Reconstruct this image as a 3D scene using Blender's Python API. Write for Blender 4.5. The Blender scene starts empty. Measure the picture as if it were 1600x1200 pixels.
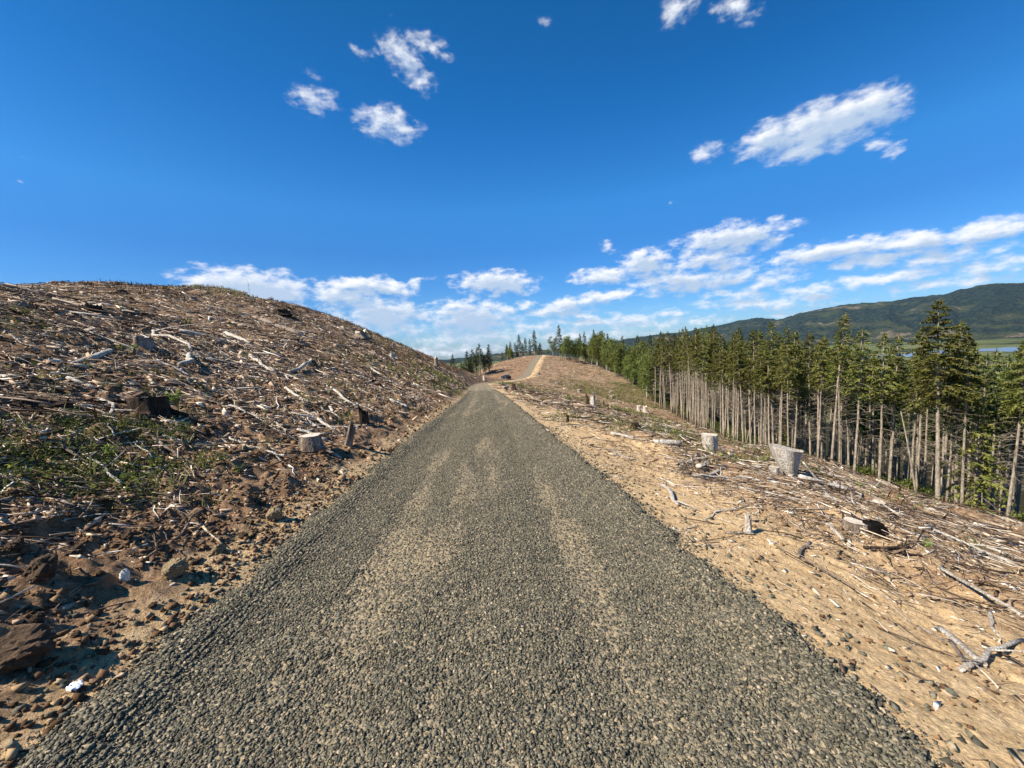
import bpy, math, random
import numpy as np
from mathutils import Matrix, Vector

rng = np.random.default_rng(7)
random.seed(7)
PI = math.pi
C = bpy.context.scene.collection
SC = bpy.context.scene

# ------------------------------------------------------------------ camera
HAZE = True
DENOISE = True
FPX = 601.0                      # focal length for a 1600 px wide frame
PITCH = math.atan(55 / FPX)
ROLL = math.radians(3.0)
EYE = np.array([0.0, 0.0, 1.6])
_f = np.array([0, math.cos(PITCH), -math.sin(PITCH)])
_u = np.array([0, math.sin(PITCH), math.cos(PITCH)])
_r = np.array([1.0, 0, 0])
CR = _r * math.cos(ROLL) - _u * math.sin(ROLL)
CU = _u * math.cos(ROLL) + _r * math.sin(ROLL)
CF = _f
cam = bpy.data.cameras.new('camera')
cam.sensor_width = 36.0
cam.lens = FPX / 1600 * 36
cam.clip_start = 0.05
cam.clip_end = 40000
camo = bpy.data.objects.new('camera', cam)
C.objects.link(camo)
M = Matrix.Identity(4)
for i in range(3):
    M[i][0] = CR[i]; M[i][1] = CU[i]; M[i][2] = -CF[i]; M[i][3] = EYE[i]
camo.matrix_world = M
SC.camera = camo

def pdir(px, py):
    """direction of a point of the 1600x1200 photograph"""
    d = CF * FPX + CR * (px - 800.0) + CU * (600.0 - py)
    return d / np.linalg.norm(d)

# ------------------------------------------------------------------ light
SUN_EL = math.radians(44)
SUN_AZ = math.radians(-108)       # clockwise from +Y: the sun stands to the left
sl = bpy.data.lights.new('sun', 'SUN')
sl.energy = 5.0
sl.angle = math.radians(0.5)
sl.color = (1.0, 0.93, 0.82)
so = bpy.data.objects.new('sun', sl)
C.objects.link(so)
SD = Vector((math.sin(SUN_AZ) * math.cos(SUN_EL), math.cos(SUN_AZ) * math.cos(SUN_EL), math.sin(SUN_EL)))
so.rotation_euler = SD.to_track_quat('Z', 'Y').to_euler()
SC.view_settings.view_transform = 'Standard'
SC.view_settings.look = 'None'
SC.view_settings.exposure = 0.88
SC.view_settings.gamma = 1.0
SC.render.engine = 'CYCLES'
SC.cycles.use_denoising = DENOISE
SC.cycles.denoising_prefilter = 'ACCURATE'
SC.cycles.denoising_input_passes = 'RGB_ALBEDO_NORMAL'
SC.cycles.max_bounces = 6
SC.cycles.diffuse_bounces = 3
SC.cycles.glossy_bounces = 2
SC.cycles.transparent_max_bounces = 8
SC.cycles.volume_bounces = 0
SC.cycles.caustics_reflective = False
SC.cycles.caustics_refractive = False

# ------------------------------------------------------------------ world: sky and clouds
W = bpy.data.worlds.new('World')
SC.world = W
W.use_nodes = True
nt = W.node_tree
nt.nodes.clear()

class NT:
    """tiny node-tree writer"""
    def __init__(s, tree): s.t = tree
    def n(s, kind, **kw):
        nd = s.t.nodes.new(kind)
        for k, v in kw.items():
            if k == 'ins':
                for a, b in v.items():
                    if hasattr(b, 'default_value') or isinstance(b, bpy.types.NodeSocket):
                        s.t.links.new(b, nd.inputs[a])
                    else:
                        nd.inputs[a].default_value = b
            else:
                setattr(nd, k, v)
        return nd
    def math(s, op, a, b=None, c=None, clamp=False):
        ins = {0: a}
        if b is not None: ins[1] = b
        if c is not None: ins[2] = c
        return s.n('ShaderNodeMath', operation=op, use_clamp=clamp, ins=ins).outputs[0]
    def vmath(s, op, a, b=None):
        ins = {0: a}
        if b is not None: ins[1] = b
        return s.n('ShaderNodeVectorMath', operation=op, ins=ins).outputs[0]
    def mr(s, v, a, b, c=0.0, d=1.0, smooth=True):
        return s.n('ShaderNodeMapRange', interpolation_type='SMOOTHSTEP' if smooth else 'LINEAR',
                   ins={0: v, 1: a, 2: b, 3: c, 4: d}).outputs[0]
    def mix(s, f, a, b, blend='MIX'):
        nd = s.n('ShaderNodeMix', data_type='RGBA', blend_type=blend)
        for i, v in ((0, f), (6, a), (7, b)):
            if isinstance(v, bpy.types.NodeSocket): s.t.links.new(v, nd.inputs[i])
            elif i == 0: nd.inputs[0].default_value = v
            else: nd.inputs[i].default_value = tuple(v) + (1,) if len(v) == 3 else v
        return nd.outputs[2]
    def noise(s, vec, scale, detail=4, rough=0.55, dist=0.0, out=0):
        nd = s.n('ShaderNodeTexNoise', ins={'Scale': scale, 'Detail': detail, 'Roughness': rough, 'Distortion': dist})
        s.t.links.new(vec, nd.inputs['Vector'])
        return nd.outputs[out]
    def ramp(s, f, stops):
        nd = s.n('ShaderNodeValToRGB')
        s.t.links.new(f, nd.inputs[0])
        el = nd.color_ramp.elements
        while len(el) < len(stops): el.new(0.5)
        for e, (p, c) in zip(el, stops):
            e.position = p; e.color = tuple(c) + (1,)
        return nd.outputs[0]

# clouds: (px, py, half width, half height, tilt deg, strength), one line per puff of the photograph
CLOUDS = [
 (1290,195,100,30,-17,1.0),(1365,168,50,26,-10,1.0),(1210,215,60,22,-22,.95),(1103,238,26,12,-25,.6),(1370,222,28,13,-15,.45),(1402,234,20,10,-30,.4),(1270,225,70,20,-15,.85),
 (1145,372,78,20,-8,1.0),(1110,405,55,17,-5,.85),(1010,412,38,20,-5,1.0),(940,432,42,12,-5,.95),(1060,440,72,18,-6,.9),(1130,432,60,16,-10,.75),(1190,440,60,14,-8,.6),
 (1290,395,105,15,-9,1.0),(1420,380,130,15,-8,.9),(1530,362,80,14,-10,.9),(1580,352,50,13,-8,.8),(1370,405,90,11,-8,.8),(1480,400,90,13,-10,.75),(1560,415,70,11,-6,.75),
 (1280,452,60,9,-4,.7),(1260,467,60,9,-4,.7),(1360,440,80,9,-6,.7),(1460,445,80,10,-8,.65),(1430,425,80,9,-8,.6),(1540,440,70,8,-6,.6),(1180,475,90,8,-2,.75),(1150,460,60,8,-3,.65),(1240,489,60,6,-4,.5),
 (395,452,85,27,4,1.1),(350,446,45,14,3,1.0),(440,456,42,22,14,1.05),(560,445,44,12,-4,1.0),(540,462,55,15,2,1.0),(610,450,35,12,8,.95),(650,441,24,7,-12,.55),
 (600,492,62,24,-2,.95),(560,505,50,22,0,.7),(625,510,34,16,10,.75),(580,478,52,12,-4,.8),
 (775,442,55,17,0,1.0),(740,430,26,8,-8,.5),(800,452,26,10,0,.8),(735,497,64,24,-2,1.0),(715,478,42,12,-10,.7),(785,487,26,12,0,.7),(820,476,20,6,0,.7),
 (875,480,45,11,-14,.9),(930,467,60,9,-8,.9),(895,491,40,8,-4,.8),(925,504,36,10,0,.85),(980,495,40,8,0,.6),(1040,487,30,8,0,.55),(1000,508,60,9,-2,.6),(1090,500,50,7,-4,.55),
 (760,525,70,14,0,.7),(700,530,60,12,-4,.6),(840,510,60,9,-6,.6),(880,525,70,10,0,.6),(680,550,50,10,0,.6),(960,522,60,7,0,.5),(740,545,60,9,0,.55),
 (950,386,16,9,20,.42),(1048,318,6,5,0,.4),
 (628,88,34,22,35,.75),(655,125,26,16,20,.6),(665,68,34,15,20,.62),(690,85,22,11,15,.5),(565,80,20,12,0,.45),(605,28,14,8,0,.2),
 (490,155,36,20,10,.62),(495,117,16,8,20,.28),(600,190,38,24,10,.8),(630,205,26,18,0,.7),(583,170,18,14,0,.4),
 (1060,14,32,20,-30,.7),(1150,14,34,22,10,.7),(848,34,10,9,0,.3),(40,285,8,5,0,.3),(30,248,22,4,0,.2),
]
def azel(d):
    return math.atan2(d[0], d[1]), math.asin(d[2])

cg = bpy.data.node_groups.new('cloud_field', 'ShaderNodeTree')
cg.interface.new_socket('Vector', in_out='INPUT', socket_type='NodeSocketVector')
cg.interface.new_socket('Field', in_out='OUTPUT', socket_type='NodeSocketFloat')
g = NT(cg)
gi = g.n('NodeGroupInput'); go = g.n('NodeGroupOutput')
acc = None
for (px, py, hw, hh, tilt, amp) in CLOUDS:
    a0, e0 = azel(pdir(px, py))
    t = math.radians(tilt)
    a1, e1 = azel(pdir(px + hw * math.cos(t), py + hw * math.sin(t)))
    a2, e2 = azel(pdir(px + hh * math.sin(t), py - hh * math.cos(t)))
    rx = math.hypot(a1 - a0, e1 - e0); ry = math.hypot(a2 - a0, e2 - e0)
    ang = math.atan2(e1 - e0, a1 - a0)
    mp = g.n('ShaderNodeMapping', vector_type='TEXTURE', ins={'Vector': gi.outputs[0]})
    mp.inputs['Location'].default_value = (a0, e0, 0)
    mp.inputs['Rotation'].default_value = (0, 0, ang)
    mp.inputs['Scale'].default_value = (rx * 1.62, ry * 1.62, 1)
    sp = g.n('ShaderNodeTexGradient', gradient_type='SPHERICAL', ins={'Vector': mp.outputs[0]}).outputs[1]
    v = g.math('MULTIPLY', sp, amp * (.88 if py < 220 and px < 1200 else 1.0))
    acc = v if acc is None else g.math('MAXIMUM', acc, v)
cg.links.new(acc, go.inputs[0])

w = NT(nt)
sky = w.n('ShaderNodeTexSky', sky_type='NISHITA', sun_disc=False, sun_elevation=SUN_EL,
          sun_rotation=SUN_AZ % (2 * PI), altitude=200, air_density=1.0, dust_density=0.35, ozone_density=2.5)
tc = w.n('ShaderNodeTexCoord').outputs['Generated']
sep = w.n('ShaderNodeSeparateXYZ', ins={0: tc})
az = w.math('ARCTAN2', sep.outputs[0], sep.outputs[1])
el = w.math('ARCSINE', sep.outputs[2])
ae = w.n('ShaderNodeCombineXYZ', ins={0: az, 1: el, 2: 0.0}).outputs[0]
strv = w.n('ShaderNodeMapping', vector_type='POINT', ins={'Vector': ae})
strv.inputs['Scale'].default_value = (1.0, 1.9, 1.0)
strv.inputs['Rotation'].default_value = (0, 0, math.radians(-9))
nv = strv.outputs[0]
warp = w.noise(nv, 20, 5, 0.6, out=1)
wv = w.vmath('MULTIPLY', w.vmath('SUBTRACT', warp, (0.5, 0.5, 0.5)), (0.06, 0.03, 0.0))
p0 = w.vmath('ADD', ae, wv)
fb = w.noise(nv, 30, 8, 0.58)
fb2 = w.noise(w.vmath('ADD', nv, (-0.009, 0.020, 0.0)), 30, 5, 0.58)
def field(vec):
    nd = w.n('ShaderNodeGroup'); nd.node_tree = cg
    nt.links.new(vec, nd.inputs[0]); return nd.outputs[0]
F0 = field(p0)
F1 = field(w.vmath('ADD', p0, (-0.008, 0.017, 0.0)))
gate = w.mr(F0, 0.02, 0.22)
D0 = w.math('ADD', F0, w.math('MULTIPLY', w.math('SUBTRACT', fb, 0.5), w.mr(el, .20, .34, 1.9, 1.35)))
dens = w.math('MULTIPLY', w.mr(D0, 0.06, 0.80), gate, clamp=True)
D1 = w.math('ADD', F1, w.math('MULTIPLY', w.math('SUBTRACT', fb2, 0.5), 0.8))
shade = w.mr(D1, 0.10, 0.72)                       # much cloud on the sunward side: shaded base
ccol = w.mix(shade, (0.59, 0.595, 0.60), (0.29, 0.36, 0.46))
# thin far veil low in the sky
veil = w.math('MULTIPLY', w.mr(el, 0.16, -0.01), w.mr(w.noise(nv, 9, 6, 0.6), 0.42, 0.72))
hs = w.n('ShaderNodeHueSaturation', ins={'Hue': 0.5, 'Saturation': 1.3, 'Value': 1.0, 'Color': sky.outputs[0]})
SKYK = 0.061
tint = w.ramp(w.math('MULTIPLY', el, 1.0), [(0.0, (.66, .92, 1.42)), (.10, (.52, .92, 1.36)), (.24, (.48, 1.0, 1.42)), (.33, (.60, 1.32, 1.66)), (.52, (.24, 1.12, 1.50)), (.70, (.14, 1.02, 1.28))])
azf = w.math('MULTIPLY', w.mr(az, -0.9, 0.1, .82, 1.0), w.mr(az, 0.1, 0.9, 1.0, .88))
sk = w.mix(1.0, w.mix(1.0, hs.outputs[0], tint, 'MULTIPLY'), w.n('ShaderNodeCombineColor', ins={0: w.math('MULTIPLY', azf, SKYK), 1: w.math('MULTIPLY', azf, SKYK), 2: w.math('MULTIPLY', azf, SKYK)}).outputs[0], 'MULTIPLY')
c1 = w.mix(w.math('MULTIPLY', veil, 0.25), sk, (0.38, 0.46, 0.57))
cm = w.mix(w.math('MULTIPLY', dens, 0.97), c1, ccol)
bg = w.n('ShaderNodeBackground', ins={'Color': cm, 'Strength': 1.0})
out = w.n('ShaderNodeOutputWorld')
nt.links.new(bg.outputs[0], out.inputs[0])
W.cycles.sampling_method = 'MANUAL'
W.cycles.sample_map_resolution = 512

# ================================================================== terrain
def _h(ix, iy, seed):
    n = (ix.astype(np.int64) * 374761393 + iy.astype(np.int64) * 668265263 + seed * 1442695041) & 0xffffffff
    n = ((n ^ (n >> 13)) * 1274126177) & 0xffffffff
    return ((n ^ (n >> 16)) & 0xffff) / 65535.0
def vn(x, y, seed=0):
    x = np.asarray(x, float); y = np.asarray(y, float)
    ix = np.floor(x); iy = np.floor(y); fx = x - ix; fy = y - iy
    fx = fx * fx * (3 - 2 * fx); fy = fy * fy * (3 - 2 * fy)
    a = _h(ix, iy, seed); b = _h(ix + 1, iy, seed); c = _h(ix, iy + 1, seed); d = _h(ix + 1, iy + 1, seed)
    return (a * (1 - fx) + b * fx) * (1 - fy) + (c * (1 - fx) + d * fx) * fy - 0.5
def fbm(x, y, octaves=4, seed=0, gain=0.5):
    s = 0; a = 1.0
    for k in range(octaves):
        s = s + a * vn(x * 2 ** k + 17 * k, y * 2 ** k - 9 * k, seed + k); a *= gain
    return s
def sstep(x, a, b):
    t = np.clip((x - a) / (b - a), 0, 1); return t * t * (3 - 2 * t)
def smin(a, b, k):
    h = np.clip(0.5 + 0.5 * (b - a) / k, 0, 1)
    return b * (1 - h) + a * h - k * h * (1 - h)

RX = np.array([(-400, 30), (-30, 2.6), (0, -0.22), (3, -0.40), (12, -1.05), (30, -2.25), (50, -4.0), (80, -6.6), (104, -8.0), (114, -7.0), (124, -3.2), (135, 1.0), (150, 5.5), (185, 10), (235, 17.5), (262, 20), (400, 30)], float)
RZ = np.array([(-400, -60), (-30, -1.0), (-8, 0.0), (0, 0.0), (10, -0.55), (31, -2.1), (64, -4.5), (110, -7.8), (135, -9.3), (148, -9.4), (165, -8.4), (205, -5.4), (240, -3.2), (258, -3.6), (300, -9), (400, -35), (600, -75)], float)
def _spl(P, y):
    yy = np.linspace(P[0, 0], P[-1, 0], 4000)
    v = np.interp(yy, P[:, 0], P[:, 1])
    kf = np.ones(45) / 45
    v2 = np.convolve(np.pad(v, 22, mode='edge'), kf, mode='valid')
    return np.interp(y, yy, v2)
def xc(y): return _spl(RX, y)
def zr(y): return _spl(RZ, y)
def halfw(y): return np.interp(y, [0, 10, 40, 110, 150, 240], [1.92, 1.72, 1.62, 1.7, 1.9, 1.8])

VALLEY = -118.0
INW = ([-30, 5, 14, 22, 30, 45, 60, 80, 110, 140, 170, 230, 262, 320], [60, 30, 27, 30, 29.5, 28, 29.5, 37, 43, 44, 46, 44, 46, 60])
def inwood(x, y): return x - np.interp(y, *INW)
# far skyline of the photograph: px, py
SKYL = [(-60, 560), (640, 566), (700, 562), (720, 560), (760, 555), (800, 552), (880, 545), (960, 533), (1010, 525), (1070, 519), (1110, 511), (1150, 503), (1186, 496), (1215, 500), (1250, 490), (1310, 478), (1360, 473), (1400, 470), (1440, 463), (1475, 461), (1500, 452), (1540, 445), (1570, 443), (1640, 440)]
_sk = np.array([(math.atan2(pdir(a, b)[0], pdir(a, b)[1]), pdir(a, b)[2] / math.hypot(pdir(a, b)[0], pdir(a, b)[1])) for a, b in SKYL])

def relief(x, y):
    s = x - xc(y); hw = halfw(y)
    sl_ = -s - hw; sr = s - hw
    # left hill
    m = np.interp(y, [-20, 0, 5, 25, 50, 80, 110, 128], [0.30, .31, 0.34, 0.39, 0.54, 0.66, 0.68, 0.5])
    cap = np.interp(y, [-60, 0, 25, 45, 65, 85, 105, 118, 128, 140], [6, 10, 11.8, 17.2, 25.5, 26.5, 19.5, 8.0, 2.6, 0.4])
    L = np.maximum(sl_, 0)
    up = cap * (1 - np.exp(-(m * L / cap) ** 1.5)) ** (1 / 1.5)
    up = up - 0.16 * np.maximum(L - 40, 0)
    far = sstep(y, 118, 150)
    dn = -0.07 * np.maximum(L - 3, 0) - 0.0075 * np.maximum(L - 8, 0) ** 2
    dn = np.maximum(dn, -0.5 * L)
    left = up * (1 - far) + dn * far
    # right slope
    R = np.maximum(sr, 0)
    f = np.where(R < 14, 0.15 * R + 0.0083 * R * R, 3.727 + 0.382 * (R - 14))
    k = np.interp(y, [0, 25, 60, 110, 150, 200, 260], [1, 1, .82, .57, .27, .40, .6])
    right = -f * k - np.maximum(R - 55, 0) * 0.22
    return zr(y) + np.where(s < 0, left, right), sl_, sr

def farz(x, y):
    r = np.hypot(x, y); a = np.arctan2(x, y)
    te = np.interp(a, _sk[:, 0], _sk[:, 1])
    rr = 6200 - 900 * np.cos(a * 3 + 0.6)
    n = fbm(x / 900, y / 900, 5, 31)
    top = te * rr + 1.6
    t = sstep(r, rr * 0.60 + 500 * vn(a * 6, a * 0, 5), rr)
    spur = np.abs(fbm(a * 22, r / 4000, 4, 77)) * 2
    h = VALLEY + (top - VALLEY) * t ** 0.9 * (1 - 0.42 * spur * (1 - t) - .25 * np.abs(n) * (1 - t) ** .5)
    h = h + 60 * fbm(x / 420, y / 420, 5, 9, .55) * t * (1 - t) * 2.6
    lim = (te - 0.0006) * r + 1.6
    h = np.where(r > rr * .9, np.minimum(h, lim), h)
    h = np.where(r > rr, h - (r - rr) * .06, h)
    # low wooded rise beyond the marsh on the right
    return h

def ground_z(x, y, detail=True):
    x = np.asarray(x, float); y = np.asarray(y, float)
    z, sl_, sr = relief(x, y)
    s = np.maximum(sl_, sr)
    off = sstep(s, 0.0, 2.5)
    r = np.hypot(x, y)
    z = z + (fbm(x / 9, y / 9, 3, 3) * 1.1 * sstep(s, 2, 14) + fbm(x / 2.2, y / 2.2, 3, 11) * 0.30 * off)
    if detail:
        near = np.exp(-r / 60)
        lf = sstep(sl_, 0.12, 1.2)
        # rough cut bank on the left, softer ground on the right
        rg = np.abs(fbm(x * 1.3, y * 1.3, 4, 21, .6))
        z = z + lf * (0.34 * (rg - 0.15)) * (0.22 + np.exp(-np.maximum(sl_, 0) / 1.8)) + lf * .10 * np.abs(fbm(x * 4.2, y * 4.2, 3, 23, .6))
        z = z + lf * 0.06 * sstep(fbm(x * 4.1, y * 4.1, 2, 51), .05, .3)
        z = z + sstep(sr, 0.1, 3) * 0.20 * fbm(x * 1.6, y * 1.6, 4, 41, .6)
        z = z + off * 0.035 * fbm(x * 9, y * 9, 3, 61, .6)
        z = z + 0.012 * fbm(x * 22, y * 22, 2, 71) * sstep(s, -.2, .3)
    z = z + 0.05 * np.exp(-((sl_ - 0.0) / 0.25) ** 2) * (vn(x * 1.1, y * 1.1, 5) + .2)
    inroad = sstep(s, 0.05, -0.35)
    z = z - 0.05 * inroad
    z = VALLEY + np.log1p(np.exp(np.clip((z - VALLEY) / 6.0, -30, 60))) * 6.0
    fz = farz(x, y)
    t = sstep(r, 700, 1300)
    z = z * (1 - t) + np.where(r > 600, fz, VALLEY) * t
    return z

def hit(px, py, tmax=9000):
    d = pdir(px, py)
    t = np.geomspace(0.8, tmax, 2600)
    P = EYE[None] + d[None] * t[:, None]
    g_ = ground_z(P[:, 0], P[:, 1], False)
    k = np.argmax(P[:, 2] < g_)
    if P[k, 2] >= g_[k]: return None
    a, b = t[max(k - 1, 0)], t[k]
    for _ in range(14):
        mth = 0.5 * (a + b); q = EYE + d * mth
        if q[2] < float(ground_z(q[0], q[1], False)): b = mth
        else: a = mth
    return EYE + d * b

def gz(x, y): return float(ground_z(x, y))

# ================================================================== mesh helpers
def link(name, V, faces, mat, parent=None, smooth=False, attrs=None, mat_index=None):
    """faces: list of int arrays (n,k); ONE mesh object"""
    me = bpy.data.meshes.new(name)
    V = np.asarray(V, np.float32)
    faces = [np.asarray(f, np.int32) for f in faces if len(f)]
    nl = sum(f.size for f in faces); npoly = sum(len(f) for f in faces)
    me.vertices.add(len(V)); me.vertices.foreach_set('co', V.ravel())
    me.loops.add(nl); me.loops.foreach_set('vertex_index', np.concatenate([f.ravel() for f in faces]))
    me.polygons.add(npoly)
    tot = np.concatenate([np.full(len(f), f.shape[1], np.int32) for f in faces])
    st = np.concatenate([[0], np.cumsum(tot)[:-1]]).astype(np.int32)
    me.polygons.foreach_set('loop_start', st)
    me.polygons.foreach_set('loop_total', tot)
    if smooth: me.polygons.foreach_set('use_smooth', np.ones(npoly, bool))
    if mat_index is not None: me.polygons.foreach_set('material_index', np.asarray(mat_index, np.int32))
    for k, v in (attrs or {}).items():
        at = me.attributes.new(k, 'FLOAT', 'POINT'); at.data.foreach_set('value', np.asarray(v, np.float32))
    me.update(calc_edges=True)
    for m in (mat if isinstance(mat, (list, tuple)) else [mat]): me.materials.append(m)
    o = bpy.data.objects.new(name, me); C.objects.link(o)
    if parent is not None: o.parent = parent
    return o
def tag(o, label=None, cat=None, group=None, kind=None):
    if label: o['label'] = label
    if cat: o['category'] = cat
    if group: o['group'] = group
    if kind: o['kind'] = kind
    return o
def empty(name, loc, rz=0.0, label=None, cat=None, group=None):
    o = bpy.data.objects.new(name, None); C.objects.link(o)
    o.empty_display_size = 0.2
    o.location = [float(v) for v in loc]; o.rotation_euler = (0, 0, rz)
    return tag(o, label, cat, group)
class MB:
    def __init__(s): s.v = []; s.f = {}; s.n = 0
    def add(s, V, *faces):
        V = np.asarray(V, float)
        s.v.append(V)
        for f in faces:
            f = np.asarray(f, int)
            if len(f): s.f.setdefault(f.shape[1], []).append(f + s.n)
        s.n += len(V)
    def tube(s, P, R, n=7, cap=True, jit=0.0, rg=None, oval=1.0):
        P = np.asarray(P, float); R = np.broadcast_to(np.asarray(R, float), (len(P),))
        T = np.gradient(P, axis=0); T /= np.linalg.norm(T, axis=1)[:, None] + 1e-9
        a = np.array([0, 0, 1.0]) if abs(T[0, 2]) < .9 else np.array([1.0, 0, 0])
        U = np.cross(T, a); U /= np.linalg.norm(U, axis=1)[:, None] + 1e-9
        Wv = np.cross(T, U)
        th = np.arange(n) * 2 * PI / n
        rr = R[:, None] * (1 + (jit * (rg or rng).uniform(-1, 1, (1, n)) if jit else 0)) 
        if jit: rr = rr * (1 + .25 * jit * rng.uniform(-1, 1, (len(P), n)))
        V = P[:, None] + rr[..., None] * (np.cos(th)[None, :, None] * U[:, None] + oval * np.sin(th)[None, :, None] * Wv[:, None])
        k = len(P)
        i = np.arange(k - 1)[:, None] * n; j = np.arange(n)[None]
        q = np.stack([i + j, i + (j + 1) % n, i + n + (j + 1) % n, i + n + j], -1).reshape(-1, 4)
        VV = V.reshape(-1, 3); fs = [q]
        if cap:
            VV = np.vstack([VV, P[0], P[-1]])
            jj = np.arange(n)
            fs.append(np.stack([np.full(n, k * n), (jj + 1) % n, jj], -1))
            fs.append(np.stack([np.full(n, k * n + 1), (k - 1) * n + jj, (k - 1) * n + (jj + 1) % n], -1))
        s.add(VV, *fs)
    def box(s, c, size, rz=0.0, taper=1.0):
        x, y, z = np.array(size) / 2
        V = np.array([[-x, -y, -z], [x, -y, -z], [x, y, -z], [-x, y, -z], [-x * taper, -y * taper, z], [x * taper, -y * taper, z], [x * taper, y * taper, z], [-x * taper, y * taper, z]])
        cz, sz = math.cos(rz), math.sin(rz)
        V = V @ np.array([[cz, sz, 0], [-sz, cz, 0], [0, 0, 1]]) + np.array(c)
        s.add(V, np.array([[0, 3, 2, 1], [4, 5, 6, 7], [0, 1, 5, 4], [1, 2, 6, 5], [2, 3, 7, 6], [3, 0, 4, 7]]))
    def build(s, name, mat, parent=None, smooth=False, **kw):
        return link(name, np.vstack(s.v), [np.vstack(f) for f in s.f.values()], mat, parent, smooth, **kw)

def rot_rand(n, flat=0.0):
    """n random rotation matrices; flat -> 1 keeps z nearly up"""
    a = rng.uniform(0, 2 * PI, n)
    t = rng.normal(0, 1, (n, 2)) * (1 - flat) * 1.2
    ca, sa = np.cos(a), np.sin(a)
    Z = np.zeros((n, 3, 3)); Z[:, 0, 0] = ca; Z[:, 0, 1] = -sa; Z[:, 1, 0] = sa; Z[:, 1, 1] = ca; Z[:, 2, 2] = 1
    cx, sx = np.cos(t[:, 0]), np.sin(t[:, 0])
    X = np.zeros((n, 3, 3)); X[:, 0, 0] = 1; X[:, 1, 1] = cx; X[:, 1, 2] = -sx; X[:, 2, 1] = sx; X[:, 2, 2] = cx
    cy, sy = np.cos(t[:, 1]), np.sin(t[:, 1])
    Y = np.zeros((n, 3, 3)); Y[:, 1, 1] = 1; Y[:, 0, 0] = cy; Y[:, 0, 2] = sy; Y[:, 2, 0] = -sy; Y[:, 2, 2] = cy
    return Z @ X @ Y
def scatter(mb, protos, pos, rot, scl):
    """merge copies of (V,F) prototypes: pos (n,3) rot (n,3,3) scl (n,3)"""
    n = len(pos); which = rng.integers(0, len(protos), n)
    for k, (V, F) in enumerate(protos):
        ii = np.where(which == k)[0]
        if not len(ii): continue
        A = V[None] * scl[ii][:, None]
        A = np.einsum('nij,nkj->nki', rot[ii], A) + pos[ii][:, None]
        Fo = F[None] + (np.arange(len(ii)) * len(V))[:, None, None]
        mb.add(A.reshape(-1, 3), Fo.reshape(-1, F.shape[1]))
def slope_rot(x, y, R):
    """tilt the rotations so that local z follows the ground"""
    e = 0.25
    gx = (ground_z(x + e, y, False) - ground_z(x - e, y, False)) / (2 * e)
    gy = (ground_z(x, y + e, False) - ground_z(x, y - e, False)) / (2 * e)
    N = np.stack([-gx, -gy, np.ones_like(gx)], -1); N /= np.linalg.norm(N, axis=1)[:, None]
    Xa = np.stack([np.ones_like(gx), np.zeros_like(gx), gx], -1); Xa /= np.linalg.norm(Xa, axis=1)[:, None]
    Ya = np.cross(N, Xa)
    B = np.stack([Xa, Ya, N], -1)
    return B @ R
def ico(jit=0.22, seed=0):
    r = np.random.default_rng(seed); p = (1 + 5 ** .5) / 2
    V = np.array([[-1, p, 0], [1, p, 0], [-1, -p, 0], [1, -p, 0], [0, -1, p], [0, 1, p], [0, -1, -p], [0, 1, -p], [p, 0, -1], [p, 0, 1], [-p, 0, -1], [-p, 0, 1]])
    V /= np.linalg.norm(V[0]); V = V * (1 + r.uniform(-jit, jit, (12, 1))) + r.uniform(-jit, jit, (12, 3)) * .5
    F = np.array([[0, 11, 5], [0, 5, 1], [0, 1, 7], [0, 7, 10], [0, 10, 11], [1, 5, 9], [5, 11, 4], [11, 10, 2], [10, 7, 6], [7, 1, 8], [3, 9, 4], [3, 4, 2], [3, 2, 6], [3, 6, 8], [3, 8, 9], [4, 9, 5], [2, 4, 11], [6, 2, 10], [8, 6, 7], [9, 8, 1]])
    return V * .5, F
def boxy(seed=0):
    """angular crushed stone: jittered, clipped cube"""
    r = np.random.default_rng(seed)
    V = np.array([[-1, -1, -1], [1, -1, -1], [1, 1, -1], [-1, 1, -1], [-1, -1, 1], [1, -1, 1], [1, 1, 1], [-1, 1, 1]]) * .40 + r.uniform(-.26, .26, (8, 3))
    F = np.array([[0, 2, 1], [0, 3, 2], [4, 5, 6], [4, 6, 7], [0, 1, 5], [0, 5, 4], [1, 2, 6], [1, 6, 5], [2, 3, 7], [2, 7, 6], [3, 0, 4], [3, 4, 7]])
    return V, F
def stickp(seed=0, seg=4, n=4, crook=.12):
    """unit stick along x, -0.5..0.5, radius 1 (scaled later), crooked"""
    r = np.random.default_rng(seed)
    t = np.linspace(-.5, .5, seg + 1)
    oy = np.cumsum(r.normal(0, crook / seg, seg + 1)); oz = np.cumsum(r.normal(0, crook * .6 / seg, seg + 1))
    oy -= np.interp(t, [-.5, .5], [oy[0], oy[-1]]); oz -= np.interp(t, [-.5, .5], [oz[0], oz[-1]])
    return t, oy, oz, r
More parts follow.
